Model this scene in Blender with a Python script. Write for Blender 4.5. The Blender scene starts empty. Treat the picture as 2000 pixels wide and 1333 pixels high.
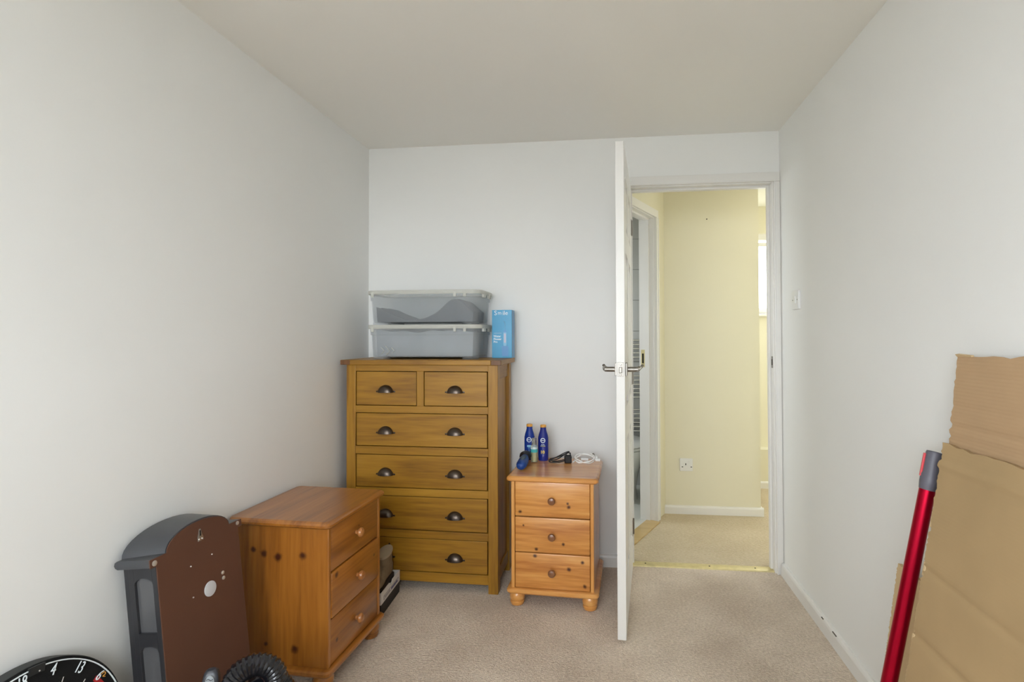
import bpy, bmesh, math, random
from mathutils import Vector, Matrix, Euler
from math import sin, cos, pi, radians

# ------------------------------------------------------------------ camera
SC = bpy.context.scene
COL = SC.collection
F_PX, CX, CY = 1045.047, 1069.638, 640.284
CAM_YAW, CAM_PITCH, CAM_ROLL, CAM_H = 0.1133, 0.0149, 0.0035, 1.2159
cam = bpy.data.cameras.new('camera')
cam.sensor_fit = 'HORIZONTAL'; cam.sensor_width = 36.0
cam.lens = F_PX * 36.0 / 2000.0
cam.shift_x = -(CX - 1000.0) / 2000.0
cam.shift_y = (CY - 666.5) / 2000.0
cam.clip_start = 0.02
cam_o = bpy.data.objects.new('camera', cam); COL.objects.link(cam_o)
_R = (Matrix.Rotation(CAM_YAW, 3, 'Z') @ Matrix.Rotation(CAM_PITCH, 3, 'X') @ Matrix.Rotation(CAM_ROLL, 3, 'Y')
      @ Matrix.Rotation(pi / 2, 3, 'X'))
cam_o.matrix_world = Matrix.Translation((0, 0, CAM_H)) @ _R.to_4x4()
SC.camera = cam_o

# ------------------------------------------------------------------ world, light, exposure
SC.view_settings.view_transform = 'Standard'
SC.view_settings.look = 'None'
SC.view_settings.gamma = 1.0
SC.view_settings.use_curve_mapping = False
SC.view_settings.exposure = 0.72
SC.cycles.max_bounces = 12; SC.cycles.diffuse_bounces = 7; SC.cycles.transparent_max_bounces = 16
W = bpy.data.worlds.new('overcast_sky'); SC.world = W; W.use_nodes = True
bg = W.node_tree.nodes['Background']
bg.inputs['Color'].default_value = (0.88, 0.945, 1.0, 1)
bg.inputs['Strength'].default_value = 9.0

YB, XL, XR, HC = 2.8546, -1.33, 0.8756, 2.2655      # back wall, left wall, right wall, ceiling height
YR = -0.75                                           # rear wall (behind the camera)
YH = YB + 0.10                                       # hall side of the bedroom partition
WIN1 = (-1.25, 0.30, 0.85, 2.08)                     # bedroom window x0 x1 z0 z1 in the rear wall
YL = 4.53                                            # landing window wall
WIN2 = (1.06, 2.15, 1.385, 2.045)
YHE = 3.739                                          # hall end wall

def portal(name, loc, rot, sx, sy):
    l = bpy.data.lights.new(name, 'AREA'); l.shape = 'RECTANGLE'; l.size = sx; l.size_y = sy
    l.cycles.is_portal = True
    o = bpy.data.objects.new(name, l); COL.objects.link(o); o.location = loc; o.rotation_euler = rot
    return o
portal('sky_portal_bedroom', ((WIN1[0]+WIN1[1])/2, YR-0.11, (WIN1[2]+WIN1[3])/2), (pi/2, 0, 0), WIN1[1]-WIN1[0], WIN1[3]-WIN1[2])
portal('sky_portal_landing', ((WIN2[0]+WIN2[1])/2, YL+0.11, (WIN2[2]+WIN2[3])/2), (-pi/2, 0, 0), WIN2[1]-WIN2[0], WIN2[3]-WIN2[2])

# ------------------------------------------------------------------ helpers
random.seed(4)
def s2l(c):
    return tuple(((v/255.0)/12.92 if v/255.0 <= 0.04045 else ((v/255.0+0.055)/1.055)**2.4) for v in c)

def new_mat(name):
    m = bpy.data.materials.new(name); m.use_nodes = True
    nt = m.node_tree
    return m, nt, nt.nodes['Principled BSDF']

def plain(name, rgb, rough=0.5, metal=0.0, spec=0.5, coat=0.0, bump=0.0, bscale=200.0, var=0.0, vscale=6.0, trans=0.0, ior=1.45):
    """rgb is sRGB 0-255; a little noise in colour and relief"""
    m, nt, p = new_mat(name)
    c = s2l(rgb)
    p.inputs['Roughness'].default_value = rough
    p.inputs['Metallic'].default_value = metal
    p.inputs['Specular IOR Level'].default_value = spec
    p.inputs['Coat Weight'].default_value = coat
    p.inputs['Coat Roughness'].default_value = 0.15
    p.inputs['Transmission Weight'].default_value = trans
    p.inputs['IOR'].default_value = ior
    p.inputs['Base Color'].default_value = (*c, 1)
    tc = nt.nodes.new('ShaderNodeTexCoord')
    if var > 0:
        n = nt.nodes.new('ShaderNodeTexNoise'); n.inputs['Scale'].default_value = vscale; n.inputs['Detail'].default_value = 4
        nt.links.new(tc.outputs['Object'], n.inputs['Vector'])
        r = nt.nodes.new('ShaderNodeValToRGB')
        r.color_ramp.elements[0].position = 0.3; r.color_ramp.elements[1].position = 0.7
        r.color_ramp.elements[0].color = (*[max(0, v*(1-var)) for v in c], 1)
        r.color_ramp.elements[1].color = (*[min(1, v*(1+var)) for v in c], 1)
        nt.links.new(n.outputs['Fac'], r.inputs['Fac']); nt.links.new(r.outputs['Color'], p.inputs['Base Color'])
    if bump > 0:
        n2 = nt.nodes.new('ShaderNodeTexNoise'); n2.inputs['Scale'].default_value = bscale; n2.inputs['Detail'].default_value = 3
        nt.links.new(tc.outputs['Object'], n2.inputs['Vector'])
        b = nt.nodes.new('ShaderNodeBump'); b.inputs['Strength'].default_value = bump; b.inputs['Distance'].default_value = 0.002
        nt.links.new(n2.outputs['Fac'], b.inputs['Height']); nt.links.new(b.outputs['Normal'], p.inputs['Normal'])
    return m

def wood(name, dark, mid, light, axis='X', rough=0.32, coat=0.3, scale=1.0, knots=(), knot_rgb=(66, 26, 8), fine=1.0):
    """grain runs along `axis` of the object; knots: (x,y,z,r) in object space"""
    m, nt, p = new_mat(name)
    L = nt.links.new; N = nt.nodes.new
    tc = N('ShaderNodeTexCoord'); mp = N('ShaderNodeMapping')
    st = {'X': (0.7, 9, 9), 'Y': (9, 0.7, 9), 'Z': (9, 9, 0.7)}[axis]
    mp.inputs['Scale'].default_value = tuple(v*scale for v in st)
    oi = N('ShaderNodeObjectInfo'); ad = N('ShaderNodeVectorMath'); ad.operation = 'ADD'
    sc = N('ShaderNodeVectorMath'); sc.operation = 'SCALE'; sc.inputs['Scale'].default_value = 7.0
    cb = N('ShaderNodeCombineXYZ')
    for k in range(3): L(oi.outputs['Random'], cb.inputs[k])
    L(cb.outputs[0], sc.inputs[0]); L(tc.outputs['Object'], ad.inputs[0]); L(sc.outputs[0], ad.inputs[1])
    L(ad.outputs[0], mp.inputs['Vector'])
    n = N('ShaderNodeTexNoise'); n.inputs['Scale'].default_value = 1.6; n.inputs['Detail'].default_value = 5; n.inputs['Distortion'].default_value = 0.8
    L(mp.outputs[0], n.inputs['Vector'])
    n2 = N('ShaderNodeTexNoise'); n2.inputs['Scale'].default_value = 9.0; n2.inputs['Detail'].default_value = 6
    L(mp.outputs[0], n2.inputs['Vector'])
    mx = N('ShaderNodeMath'); mx.operation = 'MULTIPLY_ADD'; mx.inputs[1].default_value = 0.35*fine
    L(n2.outputs['Fac'], mx.inputs[0]); 
    ms = N('ShaderNodeMath'); ms.operation = 'MULTIPLY'; ms.inputs[1].default_value = 1 - 0.35*fine
    L(n.outputs['Fac'], ms.inputs[0]); L(ms.outputs[0], mx.inputs[2])
    r = N('ShaderNodeValToRGB'); e = r.color_ramp.elements
    e[0].position = 0.34; e[0].color = (*s2l(dark), 1); e[1].position = 0.68; e[1].color = (*s2l(light), 1)
    k = e.new(0.5); k.color = (*s2l(mid), 1)
    L(mx.outputs[0], r.inputs['Fac'])
    col = r.outputs['Color']
    if knots:
        nk = N('ShaderNodeTexNoise'); nk.inputs['Scale'].default_value = 60
        L(tc.outputs['Object'], nk.inputs['Vector'])
        acc = None
        for (kx, ky, kz, kr) in knots:
            d = N('ShaderNodeVectorMath'); d.operation = 'DISTANCE'; d.inputs[1].default_value = (kx, ky, kz)
            L(tc.outputs['Object'], d.inputs[0])
            dd = N('ShaderNodeMath'); dd.operation = 'MULTIPLY_ADD'; dd.inputs[1].default_value = kr*0.9
            L(nk.outputs['Fac'], dd.inputs[0]); L(d.outputs['Value'], dd.inputs[2])
            mr = N('ShaderNodeMapRange'); mr.interpolation_type = 'SMOOTHSTEP'
            mr.inputs['From Min'].default_value = kr*0.75; mr.inputs['From Max'].default_value = kr*2.0
            mr.inputs['To Min'].default_value = 1; mr.inputs['To Max'].default_value = 0
            L(dd.outputs[0], mr.inputs['Value'])
            if acc is None: acc = mr.outputs[0]
            else:
                mm = N('ShaderNodeMath'); mm.operation = 'MAXIMUM'; L(acc, mm.inputs[0]); L(mr.outputs[0], mm.inputs[1]); acc = mm.outputs[0]
        mixk = N('ShaderNodeMix'); mixk.data_type = 'RGBA'
        L(acc, mixk.inputs['Factor']); L(col, mixk.inputs['A']); mixk.inputs['B'].default_value = (*s2l(knot_rgb), 1)
        col = mixk.outputs['Result']
    L(col, p.inputs['Base Color'])
    p.inputs['Roughness'].default_value = rough
    p.inputs['Coat Weight'].default_value = coat; p.inputs['Coat Roughness'].default_value = 0.2
    b = N('ShaderNodeBump'); b.inputs['Strength'].default_value = 0.12; b.inputs['Distance'].default_value = 0.001
    L(n2.outputs['Fac'], b.inputs['Height']); L(b.outputs['Normal'], p.inputs['Normal'])
    return m

def obj(name, bm, mat, parent=None, smooth=None, recalc=True):
    if recalc: bmesh.ops.recalc_face_normals(bm, faces=bm.faces[:])
    me = bpy.data.meshes.new(name); bm.to_mesh(me); bm.free()
    if mat: me.materials.append(mat)
    o = bpy.data.objects.new(name, me); COL.objects.link(o)
    if smooth:
        for p in me.polygons: p.use_smooth = True
        try: me.set_sharp_from_angle(angle=radians(smooth))
        except Exception: pass
    if parent: o.parent = parent
    return o

def thing(name, label, cat, loc=(0, 0, 0), rot=(0, 0, 0), group=None, kind=None):
    o = bpy.data.objects.new(name, None); COL.objects.link(o)
    o.location = loc; o.rotation_euler = rot; o.empty_display_size = 0.05
    tag(o, label, cat, group, kind)
    return o

def tag(o, label, cat, group=None, kind=None):
    o['label'] = label; o['category'] = cat
    if group: o['group'] = group
    if kind: o['kind'] = kind
    return o

def add_box(bm, x0, x1, y0, y1, z0, z1, bev=0.0, seg=2):
    vs = [bm.verts.new(p) for p in ((x0,y0,z0),(x1,y0,z0),(x1,y1,z0),(x0,y1,z0),(x0,y0,z1),(x1,y0,z1),(x1,y1,z1),(x0,y1,z1))]
    fs = [bm.faces.new([vs[i] for i in f]) for f in ((0,3,2,1),(4,5,6,7),(0,1,5,4),(1,2,6,5),(2,3,7,6),(3,0,4,7))]
    if bev > 0:
        es = list({e for f in fs for e in f.edges})
        bmesh.ops.bevel(bm, geom=es, offset=bev, segments=seg, profile=0.5, affect='EDGES')
    return bm

def box(name, x0, x1, y0, y1, z0, z1, mat, parent=None, bev=0.0, seg=2):
    bm = bmesh.new(); add_box(bm, x0, x1, y0, y1, z0, z1, bev, seg)
    return obj(name, bm, mat, parent)

def add_loft(bm, rings, cap=True, close=False):
    """rings: list of equal-length lists of points"""
    vr = [[bm.verts.new(p) for p in r] for r in rings]
    n = len(rings[0]); m = len(rings)
    for i in range(m if close else m-1):
        a, b = vr[i], vr[(i+1) % m]
        for j in range(n):
            bm.faces.new((a[j], a[(j+1) % n], b[(j+1) % n], b[j]))
    if cap and not close:
        bm.faces.new(list(reversed(vr[0]))); bm.faces.new(vr[-1])
    return bm

def add_lathe(bm, prof, n=24, c=(0, 0, 0), axis='Z', ring_=False):
    rings = []
    for r, z in prof:
        ring = []
        for k in range(n):
            a = 2*pi*k/n; p = (max(r, 1e-5)*cos(a), max(r, 1e-5)*sin(a), z)
            if axis == 'Y': p = (p[0], p[2], p[1])
            elif axis == 'X': p = (p[2], p[0], p[1])
            ring.append((p[0]+c[0], p[1]+c[1], p[2]+c[2]))
        rings.append(ring)
    return add_loft(bm, rings, True, ring_)

def lathe(name, prof, mat, parent=None, n=24, c=(0, 0, 0), axis='Z', ring_=False):
    bm = bmesh.new(); add_lathe(bm, prof, n, c, axis, ring_)
    return obj(name, bm, mat, parent, smooth=40)

def add_tube(bm, pts, r, n=10, cap=True, flat=1.0):
    pts = [Vector(p) for p in pts]; rings = []
    rr = r if isinstance(r, (list, tuple)) else [r]*len(pts)
    up = None
    for i, p in enumerate(pts):
        t = (pts[min(i+1, len(pts)-1)] - pts[max(i-1, 0)]).normalized()
        if up is None:
            up = Vector((0, 0, 1)) if abs(t.z) < 0.9 else Vector((1, 0, 0))
        s = t.cross(up).normalized(); up = s.cross(t).normalized()
        rings.append([tuple(p + s*(rr[i]*cos(2*pi*k/n)) + up*(rr[i]*flat*sin(2*pi*k/n))) for k in range(n)])
    return add_loft(bm, rings, cap)

def tube(name, pts, r, mat, parent=None, n=10, flat=1.0):
    bm = bmesh.new(); add_tube(bm, pts, r, n, True, flat)
    return obj(name, bm, mat, parent, smooth=50)

def spline(ctrl, k=8):
    """Catmull-Rom through the control points"""
    P = [Vector(c) for c in ctrl]; P = [2*P[0]-P[1]] + P + [2*P[-1]-P[-2]]
    out = []
    for i in range(1, len(P)-2):
        for j in range(k):
            t = j/k; a, b, c, d = P[i-1], P[i], P[i+1], P[i+2]
            out.append(0.5*((2*b) + (c-a)*t + (2*a-5*b+4*c-d)*t*t + (3*b-a-3*c+d)*t*t*t))
    out.append(P[-2]); return out

def add_prism(bm, poly, d0, d1, axis='Y', bev=0.0, seg=2):
    """extrude a 2-D polygon; axis Y: poly is (x,z); X: (y,z); Z: (x,y)"""
    def p3(p, d):
        return {'Y': (p[0], d, p[1]), 'X': (d, p[0], p[1]), 'Z': (p[0], p[1], d)}[axis]
    a = [bm.verts.new(p3(p, d0)) for p in poly]; b = [bm.verts.new(p3(p, d1)) for p in poly]
    fs = [bm.faces.new(list(reversed(a))), bm.faces.new(b)]
    for i in range(len(poly)):
        j = (i+1) % len(poly); fs.append(bm.faces.new((a[i], a[j], b[j], b[i])))
    if bev > 0:
        es = list({e for f in fs[:2] for e in f.edges})
        bmesh.ops.bevel(bm, geom=es, offset=bev, segments=seg, profile=0.5, affect='EDGES')
    return bm

def prism(name, poly, d0, d1, mat, parent=None, axis='Y', bev=0.0, seg=2):
    bm = bmesh.new(); add_prism(bm, poly, d0, d1, axis, bev, seg)
    return obj(name, bm, mat, parent, smooth=40 if bev > 0 else None)

def rrect(x0, x1, y0, y1, r, k=4):
    out = []
    for cx, cy, a0 in ((x1-r, y1-r, 0), (x0+r, y1-r, pi/2), (x0+r, y0+r, pi), (x1-r, y0+r, 1.5*pi)):
        for j in range(k+1):
            a = a0 + (pi/2)*j/k; out.append((cx+r*cos(a), cy+r*sin(a)))
    return out

def text_obj(name, body, size, mat, parent, loc, rot, depth=0.0004, bold=0.0, align='LEFT', sx=1.0, shear=0.0):
    cu = bpy.data.curves.new(name, 'FONT'); cu.body = body; cu.size = size; cu.extrude = depth; cu.offset = bold
    cu.align_x = align; cu.align_y = 'CENTER'; cu.resolution_u = 3; cu.shear = shear
    t = bpy.data.objects.new(name + '_curve', cu); COL.objects.link(t)
    me = bpy.data.meshes.new_from_object(t.evaluated_get(bpy.context.evaluated_depsgraph_get()))
    bpy.data.objects.remove(t); bpy.data.curves.remove(cu)
    me.materials.clear(); me.materials.append(mat)
    me.transform(Matrix.Diagonal((sx, 1, 1, 1)))
    o = bpy.data.objects.new(name, me); COL.objects.link(o)
    o.parent = parent; o.location = loc; o.rotation_euler = rot
    return o

def struct(o, label, cat):
    return tag(o, label, cat, None, 'structure')

# ------------------------------------------------------------------ materials
M = {}
M['wall'] = plain('matt_white_emulsion', (233, 233, 231), 0.7, spec=0.25, bump=0.05, bscale=250, var=0.012, vscale=1.5)
M['ceiling'] = plain('ceiling_white', (238, 236, 231), 0.85, spec=0.15, bump=0.05, bscale=180)
M['gloss'] = plain('white_gloss_paint', (229, 227, 223), 0.35, spec=0.45)
M['yellow'] = plain('pale_yellow_emulsion', (225, 220, 198), 0.75, spec=0.2, bump=0.05, bscale=250, var=0.015, vscale=1.5)
M['hallceil'] = plain('hall_ceiling_white', (235, 233, 222), 0.85, spec=0.15)
M['brass'] = plain('worn_brass', (214, 200, 150), 0.45, metal=0.5, var=0.1, vscale=30)
M['chrome'] = plain('satin_nickel', (146, 141, 134), 0.4, metal=1.0, var=0.05, vscale=40)
M['polished'] = plain('polished_chrome', (225, 225, 225), 0.12, metal=1.0)
M['screw'] = plain('steel_screw', (170, 168, 162), 0.35, metal=1.0)
M['dark'] = plain('dark_gap', (28, 24, 20), 0.8)
M['plastic_white'] = plain('white_moulded_plastic', (226, 226, 224), 0.35)
M['black_plastic'] = plain('black_plastic', (22, 22, 25), 0.3, var=0.1, vscale=20)

def carpet(name, lo, hi, scale, shift):
    m, nt, p = new_mat(name); L = nt.links.new; N = nt.nodes.new
    tc = N('ShaderNodeTexCoord')
    mp = N('ShaderNodeMapping'); mp.inputs['Scale'].default_value = (1.0, 1.5, 1.0); L(tc.outputs['Object'], mp.inputs['Vector'])
    v = N('ShaderNodeTexVoronoi'); v.inputs['Scale'].default_value = scale; L(mp.outputs[0], v.inputs['Vector'])
    n = N('ShaderNodeTexNoise'); n.inputs['Scale'].default_value = scale*0.55; n.inputs['Detail'].default_value = 5; L(mp.outputs[0], n.inputs['Vector'])
    big = N('ShaderNodeTexNoise'); big.inputs['Scale'].default_value = 3.0; big.inputs['Detail'].default_value = 3; L(tc.outputs['Object'], big.inputs['Vector'])
    a = N('ShaderNodeMath'); a.operation = 'MULTIPLY_ADD'; a.inputs[1].default_value = 0.55
    L(n.outputs['Fac'], a.inputs[0])
    a2 = N('ShaderNodeMath'); a2.operation = 'MULTIPLY'; a2.inputs[1].default_value = 0.45; L(big.outputs['Fac'], a2.inputs[0]); L(a2.outputs[0], a.inputs[2])
    r = N('ShaderNodeValToRGB'); e = r.color_ramp.elements
    e[0].position = 0.38; e[0].color = (*s2l(lo), 1); e[1].position = 0.62; e[1].color = (*s2l(hi), 1)
    L(a.outputs[0], r.inputs['Fac']); L(r.outputs['Color'], p.inputs['Base Color'])
    p.inputs['Roughness'].default_value = 0.95; p.inputs['Specular IOR Level'].default_value = 0.1
    p.inputs['Sheen Weight'].default_value = 0.2
    b = N('ShaderNodeBump'); b.inputs['Strength'].default_value = 0.9; b.inputs['Distance'].default_value = 0.006
    mxh = N('ShaderNodeMath'); mxh.operation = 'MULTIPLY_ADD'; mxh.inputs[1].default_value = -0.7
    L(v.outputs['Distance'], mxh.inputs[0]); L(n.outputs['Fac'], mxh.inputs[2])
    L(mxh.outputs[0], b.inputs['Height']); L(b.outputs['Normal'], p.inputs['Normal'])
    return m
M['carpet'] = carpet('beige_loop_carpet', (190, 171, 151), (228, 212, 193), 160, 0)
M['carpet_hall'] = carpet('hall_beige_carpet', (188, 170, 138), (206, 190, 160), 120, 0)
M['bounce_ground'] = plain('bounce_paving', (128, 126, 118), 0.9, var=0.1, vscale=2)

# ------------------------------------------------------------------ structure: bedroom shell
T = 0.10
bm = bmesh.new(); add_box(bm, XL-T, XR+T, YR-T, 2.90, -0.06, 0)
struct(obj('floor', bm, M['carpet']), 'beige grey loop carpet covering the bedroom floor', 'floor')
bm = bmesh.new(); add_box(bm, XL-T, XR+T, YR-T, YH, HC, HC+0.08)
struct(obj('ceiling', bm, M['ceiling']), 'plain off white bedroom ceiling', 'ceiling')
bm = bmesh.new(); add_box(bm, XL-T, XL, YR-T, YB, 0, HC)
struct(obj('wall_left', bm, M['wall']), 'plain white wall along the left of the bedroom', 'wall')
bm = bmesh.new(); add_box(bm, XR, XR+T, YR-T, YB, 0, HC)
struct(obj('wall_right', bm, M['wall']), 'plain white wall on the right with the light switch', 'wall')
HX, LW, DT = 0.1217, 0.711, 0.0344                     # door hinge x, leaf width, leaf thickness
ZL0, ZL1 = 0.012, 1.993
OX0, OX1, OZ = HX-0.004, HX+LW+0.005, ZL1+0.004          # rebate faces of the lining
LIN = 0.028
bm = bmesh.new()
add_box(bm, XL-T, OX0-LIN, YB, YH, 0, HC); add_box(bm, OX1+LIN, XR+T, YB, YH, 0, HC); add_box(bm, OX0-LIN, OX1+LIN, YB, YH, OZ+LIN, HC)
struct(obj('wall_back', bm, M['wall']), 'white wall behind the chests with the doorway in it', 'wall')
x0, x1, z0, z1 = WIN1
bm = bmesh.new()
add_box(bm, XL-T, x0, YR-T, YR, 0, HC); add_box(bm, x1, XR+T, YR-T, YR, 0, HC)
add_box(bm, x0, x1, YR-T, YR, 0, z0); add_box(bm, x0, x1, YR-T, YR, z1, HC)
struct(obj('wall_rear', bm, M['wall']), 'white wall with the bedroom window behind the viewer', 'wall')

m, nt, p = new_mat('clear_window_glass')
tr = nt.nodes.new('ShaderNodeBsdfTransparent'); gl = nt.nodes.new('ShaderNodeBsdfGlossy'); gl.inputs['Roughness'].default_value = 0.02
mx = nt.nodes.new('ShaderNodeMixShader'); mx.inputs[0].default_value = 0.05
nt.links.new(tr.outputs[0], mx.inputs[1]); nt.links.new(gl.outputs[0], mx.inputs[2]); nt.links.new(mx.outputs[0], nt.nodes['Material Output'].inputs['Surface'])
M['pane'] = m

def window(name, label, x0, x1, z0, z1, ya, yb, transom, nx):
    w = thing(name, label, 'window', ((x0+x1)/2, (ya+yb)/2, z0), kind='structure')
    hw, h, f = (x1-x0)/2, z1-z0, 0.05
    bm = bmesh.new()
    add_box(bm, -hw, hw, -0.03, 0.03, 0, f); add_box(bm, -hw, hw, -0.03, 0.03, h-f, h)
    add_box(bm, -hw, -hw+f, -0.03, 0.03, f, h-f); add_box(bm, hw-f, hw, -0.03, 0.03, f, h-f)
    obj('window_frame', bm, M['gloss'], w)
    xs = [-hw+f + (2*hw-2*f)*k/nx for k in range(nx+1)]
    for k in range(1, nx): box('mullion', xs[k]-0.02, xs[k]+0.02, -0.025, 0.025, f, h-f, M['gloss'], w)
    for k in range(nx):
        a, b = xs[k]+(0.02 if k else 0), xs[k+1]-(0.02 if k < nx-1 else 0)
        box('transom_bar', a, b, -0.022, 0.022, transom-0.015, transom+0.015, M['gloss'], w)
        box('pane', a, b, -0.004, 0.0, f, transom-0.015, M['pane'], w)
        box('pane', a, b, -0.004, 0.0, transom+0.015, h-f, M['pane'], w)
    return w
window('window_1', 'white framed bedroom window behind the viewer', *WIN1, YR-0.10, YR-0.04, 0.85, 2)

# baseboards (rounded top edge)
def skirt(name, label, a, b, side, h=0.062, t=0.016):
    """a->b on the wall face, profile grows to `side` (unit 2-D vector)"""
    prof = [(0, 0), (t, 0), (t, h-0.012), (t*0.8, h-0.004), (t*0.45, h), (0, h)]
    bm = bmesh.new()
    add_loft(bm, [[(p[0]+side[0]*u, p[1]+side[1]*u, z) for u, z in prof] for p in (a, b)])
    return struct(obj(name, bm, M['gloss']), label, 'baseboard')
skirt('baseboard_left', 'white baseboard along the left wall', (XL, YR), (XL, YB), (1, 0))
M['grout_chip'] = plain('chipped_paint_edge', (96, 88, 80), 0.9)
bbr = skirt('baseboard_right', 'white baseboard along the right wall', (XR, YR), (XR, YB-0.016), (-1, 0))
for yy, ln in ((2.314, 0.018), (2.197, 0.035)):
    box('paint_chip', XR-0.0166, XR-0.0120, yy-ln/2, yy+ln/2, 0.0562, 0.0590, M['grout_chip'], bbr, 0.0005)
skirt('baseboard_back', 'white baseboard along the back wall behind the bedside chest', (XL+0.016, YB), (OX0-0.052, YB), (0, -1))
skirt('baseboard_rear', 'white baseboard under the bedroom window behind the viewer', (XL+0.016, YR), (XR-0.016, YR), (0, 1))

# door lining, stops and architraves
lin = thing('trim_1', 'white painted door lining and architrave around the bedroom doorway', 'door frame', ((OX0+OX1)/2, YB, 0), kind='structure')
ox = (OX0+OX1)/2
def lb(name, x0, x1, y0, y1, z0, z1, bev=0.002):
    return box(name, x0-ox, x1-ox, y0-YB, y1-YB, z0, z1, M['gloss'], lin, bev)
lb('jamb', OX0-LIN, OX0, YB-0.001, YH+0.001, 0, OZ+LIN); jr = lb('jamb', OX1, OX1+LIN, YB-0.001, YH+0.001, 0, OZ+LIN)
lb('head', OX0, OX1, YB-0.001, YH+0.001, OZ, OZ+LIN)
lb('door_stop', OX0, OX0+0.012, YB+0.038, YB+0.068, 0, OZ); lb('door_stop', OX1-0.012, OX1, YB+0.038, YB+0.068, 0, OZ)
lb('door_stop', OX0+0.012, OX1-0.012, YB+0.038, YB+0.068, OZ-0.012, OZ)
def arch(name, x0, x1, z0, z1, ya, s):
    """flat board with a bead on the inner edge"""
    bm = bmesh.new(); add_box(bm, x0-ox, x1-ox, min(ya, ya+s*0.014)-YB, max(ya, ya+s*0.014)-YB, z0, z1, 0.003)
    return obj(name, bm, M['gloss'], lin, smooth=40)
AW = 0.048
arch('architrave', OX0-0.006-AW, OX0-0.006, 0, OZ+0.006, YB, -1)
arch('architrave', OX1+0.006, XR-0.001, 0, OZ+0.006, YB, -1)
arch('architrave', OX0-0.006-AW, XR-0.001, OZ+0.006, OZ+0.006+AW, YB, -1)
for xa, xb in ((OX0-0.012, OX0-0.006), (OX1+0.006, OX1+0.012)):
    box('bead', xa-ox, xb-ox, -0.020, -0.013, 0, OZ+0.006, M['gloss'], lin, 0.002)
box('bead', OX0-0.006-ox, OX1+0.006-ox, -0.020, -0.013, OZ+0.006, OZ+0.012, M['gloss'], lin, 0.002)
for xa, xb, za, zb in ((OX0-0.006-AW, OX0-0.006, 0, OZ+0.006), (OX1+0.006, OX1+0.006+AW, 0, OZ+0.006), (OX0-0.006-AW, OX1+0.006+AW, OZ+0.006, OZ+0.006+AW)):
    arch('architrave', xa, xb, za, zb, YH, 1)
sp = box('strike_plate', OX1-0.0015-ox, OX1+0.001-ox, 0.006, 0.030, 1.045, 1.105, M['chrome'], lin, 0.0005)
box('keep_hole', OX1-0.002-ox, OX1+0.0005-ox, 0.011, 0.025, 1.06, 1.09, M['dark'], sp)
# brass threshold strip
th = thing('threshold_strip', 'flat brass carpet strip screwed across the bedroom doorway', 'threshold strip', (ox, 2.895, 0))
bm = bmesh.new()
w2 = (OX1-OX0)/2 - 0.0005
add_loft(bm, [[(s*w2, -0.030, 0), (s*w2, -0.027, 0.005), (s*w2, -0.012, 0.0075), (s*w2, 0.012, 0.0075), (s*w2, 0.027, 0.005), (s*w2, 0.030, 0)] for s in (-1, 1)])
obj('strip', bm, M['brass'], th, smooth=40)
for sx in (-0.29, 0.04, 0.27):
    lathe('screw', [(0.0045, 0.007), (0.0045, 0.0082), (0.003, 0.009), (0.0, 0.009)], M['dark'] if sx else M['screw'], th, 10, (sx, -0.004, 0))

# ------------------------------------------------------------------ the open bedroom door
A_DOOR = 0.0816
door = thing('door_1', 'open white panelled door swung into the bedroom, seen edge on', 'door', (HX, YB, 0), (0, 0, -A_DOOR), kind='structure')
def db(name, y0, y1, z0, z1, xa=-DT, xb=0.0, bev=0.0015, mat='gloss', par=None):
    return box(name, xa, xb, y0, y1, z0, z1, M[mat], par or door, bev)
Yn, Yf = -LW, -0.022
SW = 0.105
db('stile', Yn, Yn+SW, ZL0, ZL1); db('stile', Yf-SW, Yf, ZL0, ZL1)
ym = (Yn+Yf)/2
rails = [(ZL0, ZL0+0.20), (0.78, 0.92), (1.56, 1.66), (ZL1-0.11, ZL1)]
for za, zb in rails: db('rail', Yn+SW, Yf-SW, za, zb)
for (za, zb) in ((rails[0][1], rails[1][0]), (rails[1][1], rails[2][0]), (rails[2][1], rails[3][0])):
    db('mullion', ym-0.045, ym+0.045, za, zb)
    for ya, yb in ((Yn+SW, ym-0.045), (ym+0.045, Yf-SW)):
        pn = db('panel', ya, yb, za, zb, -DT+0.009, -0.009, 0)
        # raised field with sloping edges on both faces
        for s, xf in ((1, -0.009), (-1, -DT+0.009)):
            bm = bmesh.new()
            r0 = [(xf, ya+0.012, za+0.012), (xf, yb-0.012, za+0.012), (xf, yb-0.012, zb-0.012), (xf, ya+0.012, zb-0.012)]
            r1 = [(xf+s*0.007, ya+0.04, za+0.04), (xf+s*0.007, yb-0.04, za+0.04), (xf+s*0.007, yb-0.04, zb-0.04), (xf+s*0.007, ya+0.04, zb-0.04)]
            add_loft(bm, [r0, r1]); obj('raised_field', bm, M['gloss'], pn)
ZH = 1.078
fp = db('latch_plate', Yn-0.0012, Yn+0.002, ZH-0.027, ZH+0.030, -DT/2-0.0125, -DT/2+0.0125, 0.0005, 'chrome')
box('latch_bolt', -DT/2-0.006, -DT/2+0.006, Yn-0.009, Yn, ZH-0.012, ZH+0.012, M['chrome'], fp, 0.002)
for dz in (0.021, -0.020):
    bm = bmesh.new(); add_lathe(bm, [(0.004, -0.0005), (0.004, 0.001), (0.0025, 0.0018), (0, 0.0018)], 10)
    o = obj('screw', bm, M['polished'], fp, 40); o.rotation_euler = (pi/2, 0, 0); o.location = (-DT/2, Yn-0.001, ZH+dz)
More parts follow.
